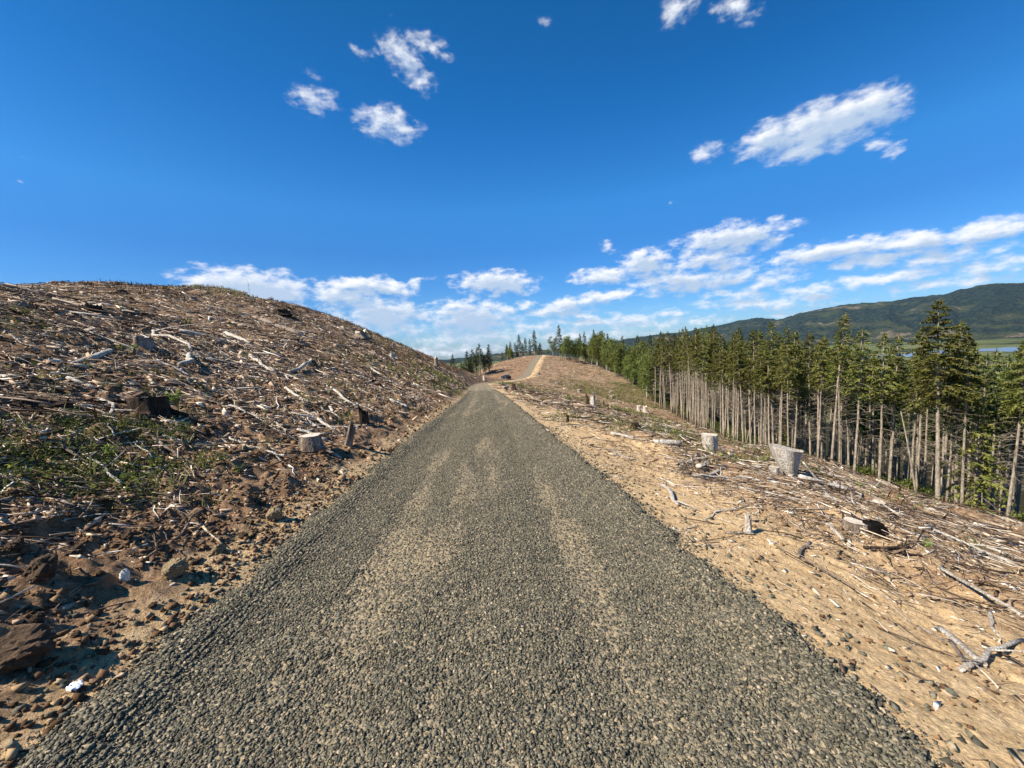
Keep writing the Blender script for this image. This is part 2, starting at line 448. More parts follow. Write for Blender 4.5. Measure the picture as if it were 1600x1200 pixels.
def sticks(mb, pos, rot, ln, rad, seg=3, n=3, crook=.12, variants=8):
    """crooked tapering sticks; length and radius independent"""
    k = len(pos); which = rng.integers(0, variants, k)
    for v in range(variants):
        ii = np.where(which == v)[0]
        if not len(ii): continue
        t, oy, oz, r = stickp(v, seg, n, crook)
        th = np.arange(n) * 2 * PI / n + r.uniform(0, 6)
        tap = np.interp(t, [-.5, .3, .5], [1.0, .7, .35])
        A = np.zeros((len(ii), seg + 1, n, 3))
        L = ln[ii][:, None, None]; Rr = rad[ii][:, None, None]
        A[..., 0] = L * t[None, :, None]
        A[..., 1] = L * oy[None, :, None] + Rr * tap[None, :, None] * np.cos(th)[None, None]
        A[..., 2] = L * oz[None, :, None] + Rr * tap[None, :, None] * np.sin(th)[None, None]
        A = A.reshape(len(ii), -1, 3)
        A = np.einsum('nij,nkj->nki', rot[ii], A) + pos[ii][:, None]
        i = np.arange(seg)[:, None] * n; j = np.arange(n)[None]
        q = np.stack([i + j, i + (j + 1) % n, i + n + (j + 1) % n, i + n + j], -1).reshape(-1, 4)
        m = (seg + 1) * n
        Fo = q[None] + (np.arange(len(ii)) * m)[:, None, None]
        caps = []
        if n == 3: caps = [np.array([[0, 2, 1], [seg * 3, seg * 3 + 1, seg * 3 + 2]])]
        fs = [Fo.reshape(-1, 4)]
        for c_ in caps: fs.append((c_[None] + (np.arange(len(ii)) * m)[:, None, None]).reshape(-1, 3))
        mb.add(A.reshape(-1, 3), *fs)
def wedge(n, r0, r1, power=1.0, amax=62):
    """random ground points in the wedge the camera faces"""
    a = np.radians(rng.uniform(-amax, amax, n))
    u = rng.uniform(0, 1, n)
    r = np.sqrt(r0 ** 2 + u * (r1 ** 2 - r0 ** 2)) if power == 1.0 else r0 + (r1 - r0) * u ** power
    return r * np.sin(a), r * np.cos(a)
def side(x, y):
    return x - xc(y), np.abs(x - xc(y)) - halfw(y)

# ================================================================== materials
def mat(name):
    m = bpy.data.materials.new(name); m.use_nodes = True
    t = m.node_tree; t.nodes.clear()
    n = NT(t); o = n.n('ShaderNodeOutputMaterial')
    return m, n, o
def principled(n, o, col, rough=0.85, bump=None, bstr=0.3, bdist=0.02, spec=0.3, **kw):
    ins = {'Base Color': col if isinstance(col, bpy.types.NodeSocket) else tuple(col) + (1,), 'Roughness': rough, 'Specular IOR Level': spec}
    ins.update(kw)
    p = n.n('ShaderNodeBsdfPrincipled', ins=ins)
    if bump is not None:
        b = n.n('ShaderNodeBump', ins={'Strength': bstr, 'Distance': bdist, 'Height': bump})
        n.t.links.new(b.outputs[0], p.inputs['Normal'])
    n.t.links.new(p.outputs[0], o.inputs[0])
    return p
def island_mat(name, stops, rough=.85, grain=None, spec=.25, bright=1.0):
    """colour chosen per mesh island from a ramp, with fine grain"""
    m, n, o = mat(name)
    rnd = n.n('ShaderNodeNewGeometry').outputs['Random Per Island']
    c = n.ramp(rnd, stops)
    pos = n.n('ShaderNodeNewGeometry').outputs['Position']
    nz = n.noise(pos, grain or 60, 4, .6)
    c = n.mix(1.0, c, n.ramp(nz, [(.25, (.6, .6, .6)), (.75, (1.25, 1.25, 1.25))]), 'MULTIPLY')
    principled(n, o, c, rough, nz, .4, .01, spec)
    return m

# ground -----------------------------------------------------------
gm, n, o = mat('ground_earth')
pos = n.n('ShaderNodeNewGeometry').outputs['Position']
SL = n.n('ShaderNodeAttribute', attribute_name='left').outputs['Fac']
SR = n.n('ShaderNodeAttribute', attribute_name='right').outputs['Fac']
GR = n.n('ShaderNodeAttribute', attribute_name='green').outputs['Fac']
n1 = n.noise(pos, 1.1, 6, .6); n2 = n.noise(pos, 9, 6, .65); n3 = n.noise(pos, 55, 5, .7); n4 = n.noise(pos, .22, 5, .6)
rock = n.ramp(n3, [(.25, (.45, .45, .45)), (.5, (1, 1, 1)), (.8, (1.5, 1.5, 1.5))])
leftc = n.ramp(n2, [(.25, (.10, .058, .033)), (.5, (.24, .145, .082)), (.75, (.42, .28, .17))])
litter = n.ramp(n2, [(.25, (.12, .072, .042)), (.5, (.27, .172, .10)), (.78, (.43, .31, .19))])
sand = n.ramp(n2, [(.25, (.36, .23, .115)), (.5, (.54, .37, .195)), (.8, (.66, .48, .28))])
# right: sand near the road, litter beyond; left: dark earth, a thin sandy toe
ed = n.math('ADD', SR, n.math('MULTIPLY', n.math('SUBTRACT', n1, .5), 5.0))
sandw = n.mr(ed, 3.4, 1.2)
far_r = n.mix(n.mr(n4, .5, .68), litter, (.17, .135, .07))
rightc = n.mix(sandw, far_r, sand)
toe = n.math('MULTIPLY', n.mr(n.math('ADD', SL, n.math('MULTIPLY', n.math('SUBTRACT', n1, .5), 1.6)), .62, .10), n.mr(n.n('ShaderNodeSeparateXYZ', ins={0: pos}).outputs[1], 90.0, 60.0))
tanp = n.mr(n.noise(pos, .55, 5, .6), .55, .70)
leftc2 = n.mix(n.math('MULTIPLY', tanp, .65), leftc, (.20, .115, .055))
leftc2 = n.mix(toe, leftc2, sand)
fl = n.mr(SL, 10.0, 45.0)
leftc2 = n.mix(n.math('MULTIPLY', fl, .35), leftc2, litter)
isr = n.mr(SR, -1.0, -.6)
base = n.mix(isr, leftc2, rightc)
grn = n.math('MULTIPLY', GR, n.mr(n2, .35, .62))
base = n.mix(n.math('MULTIPLY', grn, .8), base, (.055, .068, .018))
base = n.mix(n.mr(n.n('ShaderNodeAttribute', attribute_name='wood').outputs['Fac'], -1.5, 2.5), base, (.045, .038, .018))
base = n.mix(1.0, base, rock, 'MULTIPLY')
hgt = n.math('ADD', n.math('MULTIPLY', n2, 1.0), n.math('MULTIPLY', n3, .5))
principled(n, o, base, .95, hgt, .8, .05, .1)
GROUND = gm

# gravel road bed ---------------------------------------------------
rm, n, o = mat('gravel_bed')
pos = n.n('ShaderNodeNewGeometry').outputs['Position']
flatp = n.n('ShaderNodeMapping', ins={'Vector': pos}); flatp.inputs['Scale'].default_value = (1, 1, 0.0)
vo = n.n('ShaderNodeTexVoronoi', feature='F1', ins={'Scale': 26.0, 'Vector': flatp.outputs[0]})
vo2 = n.n('ShaderNodeTexVoronoi', feature='F1', ins={'Scale': 60.0, 'Vector': flatp.outputs[0]})
sepc = n.n('ShaderNodeSeparateColor', ins={0: vo.outputs['Color']})
AC = n.n('ShaderNodeAttribute', attribute_name='across').outputs['Fac']
dust = n.n('ShaderNodeAttribute', attribute_name='dust').outputs['Fac']
stone = n.ramp(sepc.outputs[0], [(0, (.055, .052, .042)), (.45, (.095, .09, .072)), (.8, (.145, .135, .105)), (1, (.24, .20, .14))])
dirt = n.ramp(n.noise(pos, 40, 5, .7), [(.3, (.15, .12, .075)), (.7, (.42, .32, .19))])
crack = n.mr(vo.outputs['Distance'], .32, .62)
c = n.mix(n.math('MULTIPLY', crack, .8), stone, dirt)
wide = n.noise(flatp.outputs[0], .8, 6, .65)
c = n.mix(n.math('MULTIPLY', dust, n.mr(wide, .30, .7)), c, dirt)
hh = n.math('SUBTRACT', 1.0, n.math('ADD', vo.outputs['Distance'], n.math('MULTIPLY', vo2.outputs['Distance'], .4)))
principled(n, o, c, .9, hh, .9, .03, .2)
ROAD = rm
STONE = island_mat('crushed_stone', [(0, (.05, .045, .032)), (.35, (.112, .102, .072)), (.7, (.18, .160, .108)), (.90, (.24, .20, .135)), (.97, (.34, .26, .16)), (1, (.46, .37, .26))], .85, 90, .25)
WOODG = island_mat('weathered_wood', [(0, (.10, .062, .038)), (.22, (.24, .16, .10)), (.48, (.40, .29, .19)), (.72, (.56, .45, .33)), (.88, (.70, .62, .51)), (1, (.80, .75, .67))], .85, 40)
WOODD = island_mat('dark_slash', [(0, (.03, .02, .014)), (.3, (.08, .05, .033)), (.6, (.16, .105, .07)), (.85, (.30, .22, .155)), (1, (.52, .44, .34))], .9, 40)
CHIP = island_mat('bark_and_chips', [(0, (.06, .034, .019)), (.25, (.17, .10, .058)), (.5, (.31, .20, .125)), (.75, (.50, .37, .25)), (1, (.78, .68, .54))], .9, 50)
CHIPR = island_mat('pale_chips', [(0, (.11, .065, .038)), (.3, (.27, .175, .10)), (.6, (.44, .32, .20)), (.85, (.62, .50, .36)), (1, (.80, .72, .60))], .9, 50)
CLOD = island_mat('earth_clod', [(0, (.07, .04, .022)), (.5, (.17, .10, .056)), (.8, (.30, .19, .105)), (1, (.46, .32, .18))], .97, 18, .05)
FERN = island_mat('dead_bracken', [(0, (.055, .03, .015)), (.5, (.15, .075, .035)), (.85, (.22, .13, .06)), (1, (.16, .16, .05))], .9, 20)

def leaf_mat(name, stops, trans=.3):
    m, n, o = mat(name)
    rnd = n.n('ShaderNodeNewGeometry').outputs['Random Per Island']
    oi = n.n('ShaderNodeObjectInfo').outputs['Random']
    c = n.ramp(rnd, stops)
    c = n.n('ShaderNodeHueSaturation', ins={'Hue': n.mr(oi, 0, 1, .485, .515, False), 'Saturation': 1.0, 'Value': n.mr(oi, 0, 1, .75, 1.3, False), 'Color': c}).outputs[0]
    d = n.n('ShaderNodeBsdfDiffuse', ins={0: c}); t = n.n('ShaderNodeBsdfTranslucent', ins={0: c})
    mx = n.n('ShaderNodeMixShader', ins={0: trans, 1: d.outputs[0], 2: t.outputs[0]})
    n.t.links.new(mx.outputs[0], o.inputs[0])
    return m
NEEDLE = leaf_mat('conifer_needles', [(0, (.06, .075, .018)), (.45, (.15, .165, .035)), (.85, (.27, .27, .065)), (1, (.31, .26, .09))], .3)
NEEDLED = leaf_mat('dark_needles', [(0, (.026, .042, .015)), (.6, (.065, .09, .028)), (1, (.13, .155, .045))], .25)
ALDER = leaf_mat('alder_leaves', [(0, (.06, .078, .02)), (.5, (.145, .17, .042)), (1, (.28, .30, .09))], .4)
HERB = leaf_mat('herb_leaves', [(0, (.03, .04, .012)), (.45, (.075, .095, .025)), (.8, (.14, .16, .04)), (1, (.26, .29, .07))], .3)
GRASSM = leaf_mat('grass_blades', [(0, (.07, .09, .02)), (.5, (.16, .17, .05)), (1, (.30, .26, .11))], .3)

def bark_mat(name, a, b, c3, scale=6):
    m, n, o = mat(name)
    tco = n.n('ShaderNodeTexCoord').outputs['Object']
    mp = n.n('ShaderNodeMapping', ins={'Vector': tco}); mp.inputs['Scale'].default_value = (1, 1, .35)
    nz = n.noise(mp.outputs[0], scale, 6, .65); nz2 = n.noise(mp.outputs[0], scale * 7, 4, .6)
    c = n.ramp(nz, [(.3, a), (.5, b), (.7, c3)])
    c = n.mix(1.0, c, n.ramp(nz2, [(.3, (.6, .6, .6)), (.7, (1.25, 1.25, 1.25))]), 'MULTIPLY')
    principled(n, o, c, .9, n.math('ADD', nz, nz2), .9, .05, .12)
    return m
TRUNK = bark_mat('pale_conifer_bark', (.15, .11, .075), (.35, .285, .21), (.53, .46, .365), 5)
ALDERB = bark_mat('pale_alder_bark', (.28, .25, .20), (.45, .42, .36), (.62, .59, .52), 5)
STUMPB = bark_mat('weathered_stump_bark', (.09, .06, .042), (.26, .20, .15), (.52, .45, .37), 7)
DARKB = bark_mat('dark_bark', (.022, .015, .011), (.055, .037, .026), (.13, .09, .06), 9)
BLEACH = bark_mat('bleached_wood', (.32, .25, .18), (.58, .51, .42), (.80, .76, .69), 8)
def cutm():
    m, n, o = mat('cut_wood_face')
    tco = n.n('ShaderNodeTexCoord').outputs['Object']
    mp = n.n('ShaderNodeMapping', ins={'Vector': tco}); mp.inputs['Scale'].default_value = (1, 1, .05)
    wv_ = n.n('ShaderNodeTexWave', wave_type='RINGS', rings_direction='Z', ins={'Scale': 14.0, 'Distortion': 2.5, 'Detail': 3.0, 'Vector': mp.outputs[0]}).outputs[1]
    nz = n.noise(tco, 9, 5, .6)
    c = n.ramp(n.math('ADD', n.math('MULTIPLY', wv_, .25), n.math('MULTIPLY', nz, .75)), [(.25, (.30, .22, .15)), (.5, (.56, .47, .37)), (.75, (.74, .68, .58))])
    principled(n, o, c, .85, wv_, .3, .01, .2)
    return m
CUT = cutm()
def plain(name, col, rough=.7, bs=.3, bd=.01, sc=12, lo=.8, hi=1.15, spec=.3, **kw):
    m, n, o = mat(name)
    nz = n.noise(n.n('ShaderNodeTexCoord').outputs['Object'], sc, 7, .65)
    c = n.mix(1.0, tuple(col), n.ramp(nz, [(.3, (lo, lo, lo)), (.7, (hi, hi, hi))]), 'MULTIPLY')
    principled(n, o, c, rough, nz, bs, bd, spec, **kw)
    return m

# ================================================================== ground, hills, road
GREEN_SPOTS = []     # (x, y, radius, strength) filled from where the photograph shows low green growth
for (px, py, rad, st) in [(120, 715, 1.0, 1), (230, 745, 1.1, 1), (310, 722, .7, .9), (60, 770, .7, .8), (190, 700, 1.0, .9), (290, 700, .8, .8), (30, 740, .8, 1), (180, 775, .6, .8),
                          (1200, 715, 1.5, .8), (1010, 665, 3.0, .8), (1130, 705, 2.0, .7), (1380, 778, 1.6, .5), (860, 612, 8, .5), (960, 640, 6, .6), (790, 600, 5, .9), (820, 605, 5, .6), (1010, 610, 14, 1), (935, 612, 12, .8), (985, 628, 10, .9), (1000, 650, 7, .8), (900, 600, 12, .6), (1050, 680, 5, .7),
                          (640, 590, 6, .6), (560, 620, 3, .4), (690, 590, 5, .8), (250, 445, 5, .6), (340, 452, 6, .6), (150, 500, 3, .3), (210, 600, 1.6, .5), (470, 640, 1.5, .5), (40, 500, 3, .4), (600, 540, 7, .5)]:
    h = hit(px, py)
    if h is not None: GREEN_SPOTS.append((h[0], h[1], rad, st))
def green(x, y):
    g_ = np.zeros_like(x)
    for (a, b, r_, st) in GREEN_SPOTS:
        g_ = np.maximum(g_, st * np.clip(1.4 - ((x - a) ** 2 + (y - b) ** 2) / (r_ * r_), 0, 1))
    fr = sstep(np.hypot(x, y), 18, 45)
    return g_ * sstep(fbm(x * 1.1, y * 1.1, 4, 91) * (1 - .5 * fr) + g_ * (.20 + .2 * fr), .0, .26)

angs = np.concatenate([np.radians(np.arange(-180, -66, 3.0)), np.radians(np.arange(-66, 66, 0.19)), np.radians(np.arange(66, 180.01, 3.0))])
angs[-1] = PI
rs = np.concatenate([np.geomspace(.35, 40, 1130)[:-1], np.geomspace(40, 560, 360)])
def polar(rs_, angs_):
    R, A = np.meshgrid(rs_, angs_, indexing='ij')
    return R * np.sin(A), R * np.cos(A)
def grid_faces(nr, na):
    i = np.arange(nr - 1)[:, None] * na; j = np.arange(na - 1)[None]
    return np.stack([i + j, i + na + j, i + na + j + 1, i + j + 1], -1).reshape(-1, 4)[:, ::-1]
X, Y = polar(rs, angs)
Z = np.stack([ground_z(X[i], Y[i], rs[i] < 90) for i in range(len(rs))])
_, SLv, SRv = relief(X.ravel(), Y.ravel())
V = np.stack([X, Y, Z], -1).reshape(-1, 3)
F = grid_faces(len(rs), len(angs))
V = np.vstack([V, [[0, 0, float(ground_z(0., 0.))]]])
cf = np.array([[len(V) - 1, j + 1, j] for j in range(len(angs) - 1)])
gr = green(X.ravel(), Y.ravel())
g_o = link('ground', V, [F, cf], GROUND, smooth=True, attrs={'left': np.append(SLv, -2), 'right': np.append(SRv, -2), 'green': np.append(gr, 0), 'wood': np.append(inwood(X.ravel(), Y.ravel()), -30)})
tag(g_o, kind='structure')

# hills and valley beyond
hm, n, o = mat('forested_hills')
pos = n.n('ShaderNodeNewGeometry').outputs['Position']
mp = n.n('ShaderNodeMapping', ins={'Vector': pos}); mp.inputs['Scale'].default_value = (.001, .001, .001)
P = mp.outputs[0]
a1 = n.noise(P, 1.6, 5, .6, .3); a2 = n.noise(P, 7, 7, .72); a3 = n.noise(P, 34, 7, .75); a5 = n.noise(P, .9, 3, .5)
trees_c = n.ramp(a3, [(.34, (.006, .014, .013)), (.48, (.022, .036, .028)), (.62, (.06, .08, .045))])
young = n.ramp(a3, [(.3, (.045, .055, .028)), (.7, (.085, .098, .045))])
clear = n.ramp(a2, [(.3, (.13, .105, .065)), (.7, (.24, .19, .13))])
c = n.mix(n.mr(n.math('ADD', a1, n.math('MULTIPLY', a2, .4)), .685, .75), trees_c, young)
c = n.mix(n.mr(n.math('ADD', a1, n.math('MULTIPLY', a2, .35)), .765, .785), c, clear)
zz = n.n('ShaderNodeSeparateXYZ', ins={0: pos}).outputs[2]
marsh = n.ramp(n.noise(P, 5, 6, .6), [(.36, (.03, .045, .02)), (.45, (.15, .17, .06)), (.55, (.22, .24, .09)), (.7, (.30, .28, .15))])
c = n.mix(n.mr(zz, -108.0, -114.0), c, marsh)
principled(n, o, c, .95, n.math('ADD', a3, n.math('MULTIPLY', a2, 1.5)), 1.0, 45.0, .05)
rs2 = np.concatenate([np.geomspace(560, 3000, 90)[:-1], np.geomspace(3000, 7200, 300), np.geomspace(7300, 12500, 12)])
an2 = np.concatenate([np.radians(np.arange(-180, -66, 3.0)), np.radians(np.arange(-66, 66, 0.19)), np.radians(np.arange(66, 180.01, 3.0))]); an2[-1] = PI
X, Y = polar(rs2, an2); Z = ground_z(X, Y, False)
Z = Z + (Z > VALLEY + 8) * (vn(X / 16, Y / 16, 5) * 14 + fbm(X / 90, Y / 90, 3, 6) * 26) * (np.hypot(X, Y) > 2500) * np.exp(-np.maximum(np.hypot(X, Y) - 7000, 0) / 500)
hill = link('hills', np.stack([X, Y, Z], -1).reshape(-1, 3), [grid_faces(len(rs2), len(an2))], hm, smooth=True)
tag(hill, kind='structure')

# river across the marsh
wm, n, o = mat('river_water')
principled(n, o, (.16, .22, .29), .3, n.noise(n.n('ShaderNodeNewGeometry').outputs['Position'], .02, 3, .5), .15, 1.0, .5)
RV = [((1300, 561), (1300, 564)), ((1380, 553), (1380, 558)), ((1410, 552), (1415, 558)), ((1435, 551), (1445, 554)), ((1500, 547), (1505, 548)), ((1540, 544), (1540, 549)), ((1580, 543), (1585, 549)), ((1640, 539), (1650, 544))]
def plane_hit(px, py, zz):
    d = pdir(px, py); t = (zz - EYE[2]) / d[2]; return EYE + d * t
top = np.array([plane_hit(*a, VALLEY + 1.6) for a, b in RV]); bot = np.array([plane_hit(*b, VALLEY + 1.6) for a, b in RV])
k = len(top)
tt = np.linspace(0, k - 1, 60)
def ip(A): return np.stack([np.interp(tt, np.arange(k), A[:, i]) for i in range(3)], -1)
top, bot = ip(top), ip(bot)
wob = (fbm(tt * 1.7, tt * 0, 3, 8))[:, None] * 90
dirv = (top - bot) / np.linalg.norm(top - bot, axis=1)[:, None]
rows = [bot - dirv * wob, bot * .5 + top * .5, top + dirv * wob * 1.3]
V = np.vstack(rows); q = []
for rr_ in range(2):
    for i in range(59): q.append([rr_ * 60 + i, rr_ * 60 + i + 1, (rr_ + 1) * 60 + i + 1, (rr_ + 1) * 60 + i])
tag(link('river', V, [np.array(q)[:, ::-1]], wm), kind='structure')

# the road: one sheet 4 cm proud, its ragged edges sinking into the shoulders
ys = np.concatenate([np.arange(-6, 12, .05), np.geomspace(12, 262, 520)])
ac = np.linspace(-1.28, 1.28, 129)
YY, AA = np.meshgrid(ys, ac, indexing='ij')
HW = halfw(ys)[:, None]
XX = xc(ys)[:, None] + AA * HW
edge = np.abs(AA) * HW - HW + 0.11 * fbm(YY * 2.3, np.sign(AA) * 9 + 0 * YY, 5, 13, .65)
gzv = ground_z(XX.ravel(), YY.ravel(), False).reshape(XX.shape)
rut = -.018 * (np.exp(-((np.abs(AA * HW) - .80) / .22) ** 2)) + .014 * np.exp(-((np.abs(AA * HW) - .25) / .35) ** 2)
berm = .022 * np.exp(-((np.abs(AA) * HW - HW + .20) / .20) ** 2) * (1 + 1.5 * fbm(YY * 2.5, np.sign(AA) * 3, 3, 15))
RZoff = .03 + rut + berm + .012 * fbm(XX * 2.2, YY * 2.2, 4, 19) + .010 * vn(XX * 14, YY * 14, 3) - .22 * sstep(edge, -.06, .22)
road_z = gzv + RZoff
dust = sstep(.8 * fbm(XX * 2.6, YY * .30, 5, 25, .6) + .34 * np.exp(-((np.abs(AA * HW - .1) - .80) / .17) ** 2) + .14 * np.exp(-YY / 3), .13, .5)
far_cut = 1.0
rd = link('gravel_road', np.stack([XX, YY, road_z], -1).reshape(-1, 3), [grid_faces(len(ys), len(ac))[:, ::-1]], ROAD, smooth=True,
          attrs={'across': AA.ravel(), 'dust': dust.ravel()})
tag(rd, kind='structure')
def road_top(x, y):
    i = np.clip(np.searchsorted(ys, y), 1, len(ys) - 1)
    a_ = (x - xc(y)) / halfw(y)
    j = np.clip(((a_ + 1.28) / 2.56 * 128).round().astype(int), 0, 128)
    return road_z[i, j], dust[i, j], edge[i, j]

# crushed stones lying on the road: near ones as stones of their own shape
mb = MB(); protos = [boxy(i) for i in range(12)]
protos12 = [boxy(i) for i in range(8)]
def stones(n_, y0, y1, smin_, smax_, protos_, pw=1.0, spill=.08, keep=None):
    u = rng.uniform(0, 1, n_)
    y = y0 + (y1 - y0) * u ** pw
    a_ = rng.uniform(-1.07, 1.07, n_)
    x = xc(y) + a_ * halfw(y)
    rz_, du, ed_ = road_top(x, y)
    ok = (ed_ < rng.normal(.0, spill, n_)) & (rng.uniform(0, 1, n_) > du * .80) & (np.abs(np.arctan2(x, y)) < 1.12)
    x, y, rz_, ed_ = x[ok], y[ok], rz_[ok], ed_[ok]
    g2 = ground_z(x, y)
    z = np.maximum(rz_, g2)
    s_ = smin_ * (smax_ / smin_) ** (rng.uniform(0, 1, len(x)) ** 1.6)
    s_ = s_ * np.where(np.abs(ed_ + .12) < .14, 1.25, 1)
    sc = np.stack([s_ * rng.uniform(.9, 1.4, len(x)), s_ * rng.uniform(.65, 1.0, len(x)), s_ * rng.uniform(.4, .75, len(x))], -1)
    scatter(mb, protos_, np.stack([x, y, z + s_ * .10], -1), rot_rand(len(x), .72), sc)
stones(260000, .75, 4.5, .005, .020, protos, 1.0)
stones(80000, .75, 3.0, .003, .006, protos, 1.0)
stones(210000, 4.0, 12, .008, .023, protos12, 1.15)
stones(110000, 11, 46, .016, .036, protos12, 1.9)
# strays on the shoulders
def strays(n_, r1, smn, smx, dmax):
    x, y = wedge(n_, 1.2, r1)
    s_, e_ = side(x, y)
    ok = (e_ > 0) & (e_ < dmax * rng.uniform(0, 1, n_) ** 2.2)
    x, y = x[ok], y[ok]; z = ground_z(x, y)
    s2 = smn + (smx - smn) * rng.uniform(0, 1, len(x)) ** 2
    scatter(mb, protos, np.stack([x, y, z + s2 * .15], -1), rot_rand(len(x), .6), np.stack([s2 * 1.2, s2, s2 * .7], -1))
strays(70000, 11, .004, .034, .8)
st = mb.build('gravel', STONE)
tag(st, kind='stuff', label='loose dark grey crushed gravel spread over the road surface', cat='gravel')

# ================================================================== trees
def conifer_mesh(seed, H, cb, R, dens=1.0, dead=26, needle=NEEDLE, r0=.18, droop=.45, lean=0.0):
    """one conifer at the origin: returns (trunk MB, crown MB)"""
    r = np.random.default_rng(seed)
    tr = MB(); cr = MB()
    k = 13
    t = np.linspace(0, 1, k)
    bx = np.cumsum(r.normal(0, .045, k)) * t; by = np.cumsum(r.normal(0, .045, k)) * t
    P = np.stack([bx - bx[0], by - by[0], t * H - .8 * (t == 0)], -1)
    rad = r0 * (1 - t) ** .75 + .015; rad[0] *= 1.35
    tr.tube(P, rad, 8, jit=.05, rg=r)
    def at(z): 
        return np.array([np.interp(z, P[:, 2], P[:, 0]), np.interp(z, P[:, 2], P[:, 1]), z])
    # dead lower limbs
    for i in range(dead):
        z = H * r.uniform(.22, cb / H + .12); a = r.uniform(0, 2 * PI); L = r.uniform(.5, 1.0) * R * .95
        d = np.array([math.cos(a), math.sin(a), 0]); s = np.linspace(0, 1, 5)[:, None]
        q = at(z) + d * L * s + np.array([0, 0, 1.0]) * (L * (r.uniform(-.05, .2) * s - r.uniform(.15, .55) * s ** 2)) + np.array([-d[1], d[0], 0]) * L * r.uniform(-.15, .15) * s ** 2
        tr.tube(q, np.linspace(.026, .006, 5), 3, cap=False)
        for _ in range(2):
            s0 = r.uniform(.3, .9); b = at(z) + d * L * s0 - np.array([0, 0, .3 * L * s0 * s0])
            e2 = b + (d * r.uniform(.2, .5) + np.array([-d[1], d[0], 0]) * r.uniform(-.6, .6)) * L * .5 - np.array([0, 0, .15])
            tr.tube(np.array([b, (b + e2) / 2, e2]), [.011, .008, .004], 3, cap=False)
    # living crown
    z = cb; V = []; 
    while z < H - .15:
        u = (z - cb) / (H - cb)
        L0 = R * (min(1, .35 + u * 3.2)) * (1 - u) ** .72 + .12
        nb = r.integers(3, 6) if u < .9 else 4
        for b in range(nb):
            if r.uniform() < .12 * (1 - u): continue
            a = r.uniform(0, 2 * PI); L = L0 * r.uniform(.5, 1.15)
            d = np.array([math.cos(a), math.sin(a), 0]); sd = np.array([-d[1], d[0], 0])
            up = .42 * u + r.uniform(-.12, .18); dr = droop * r.uniform(.7, 1.4) * (1 - .5 * u)
            base = at(z + r.uniform(-.12, .12))
            def bp(s): return base + d * L * s + np.array([0, 0, L * (up * s - dr * s * s)]) 
            s3 = np.linspace(0, .95, 4)
            tr.tube(np.array([bp(s) for s in s3]), np.linspace(.020, .005, 4) * (.6 + L / 3), 3, cap=False)
            ns = max(4, int(L * 15 * dens))
            for q in range(ns):
                s = r.uniform(.12, 1.0) ** .8
                p = bp(s); sgn = -1 if q % 2 else 1
                tl = (.16 + .34 * (1 - s) * min(L, 2) * .8) * r.uniform(.7, 1.3)
                dirv = d * r.uniform(.35, .8) + sd * sgn * r.uniform(.5, 1.0) + np.array([0, 0, r.uniform(-.55, .08)])
                dirv /= np.linalg.norm(dirv)
                e = p + dirv * tl
                wv_ = np.cross(dirv, [0, 0, 1.0]) * r.uniform(.035, .07) + np.array([0, 0, r.uniform(-.05, .02)])
                V.append([p, p + dirv * tl * .45 + wv_, e, p + dirv * tl * .4 - wv_])
                if r.uniform() < .45:
                    h = np.array([r.normal(0, .05), r.normal(0, .05), -r.uniform(.14, .32)])
                    V.append([p + wv_, p + h * .6 + wv_ * 1.2, p + h, p - wv_])
        z += r.uniform(.22, .42) * (1 - .45 * u)
    # leader
    tp = at(H)
    for q in range(10):
        a = r.uniform(0, 6.28); V.append([tp - [0, 0, .5], tp + [.06 * math.cos(a), .06 * math.sin(a), -.2], tp + [0, 0, .25], tp + [-.05 * math.sin(a), .05 * math.cos(a), -.3]])
    V = np.array(V)
    cr.add(V.reshape(-1, 3), np.arange(len(V) * 4).reshape(-1, 4))
    return tr, cr
def broadleaf_mesh(seed, H, R, stems=3, n_leaf=1800, ls=.28):
    r = np.random.default_rng(seed)
    tr = MB(); cr = MB(); tips = []
    for s in range(stems):
        a = r.uniform(0, 6.28); k = 8; t = np.linspace(0, 1, k)
        sp = R * r.uniform(.2, .65)
        h = H * r.uniform(.75, 1.0)
        P = np.stack([np.cos(a) * sp * t ** 1.3 + r.normal(0, .08, k) * t * 2, np.sin(a) * sp * t ** 1.3 + r.normal(0, .08, k) * t * 2, t * h - .6 * (t == 0)], -1)
        tr.tube(P, .085 * (1 - t) + .018, 6)
        for b in range(12):
            i = r.integers(3, k); p = P[i]; aa = r.uniform(0, 6.28); L = R * r.uniform(.3, .75) * (1.15 - t[i] * .6)
            e = p + np.array([np.cos(aa) * L, np.sin(aa) * L, L * r.uniform(.3, .9)])
            tr.tube(np.array([p, p * .5 + e * .5 + [0, 0, -.08 * L], e]), [.04, .025, .008], 4, cap=False); tips += [e, p * .4 + e * .6]
    tips = np.array(tips)
    c = tips[r.integers(0, len(tips), n_leaf)] + r.normal(0, .5, (n_leaf, 3)) * [1, 1, .75]; c[:n_leaf // 7, 2] *= r.uniform(.35, .95, n_leaf // 7)
    u = r.normal(0, 1, (n_leaf, 3)); u /= np.linalg.norm(u, axis=1)[:, None]; v = np.cross(u, r.normal(0, 1, (n_leaf, 3))); v /= np.linalg.norm(v, axis=1)[:, None]
    l = r.uniform(.6, 1.3, (n_leaf, 1)) * ls
    V = np.stack([c - u * l, c + v * l * .55, c + u * l, c - v * l * .55], 1)
    cr.add(V.reshape(-1, 3), np.arange(n_leaf * 4).reshape(-1, 4))
    return tr, cr

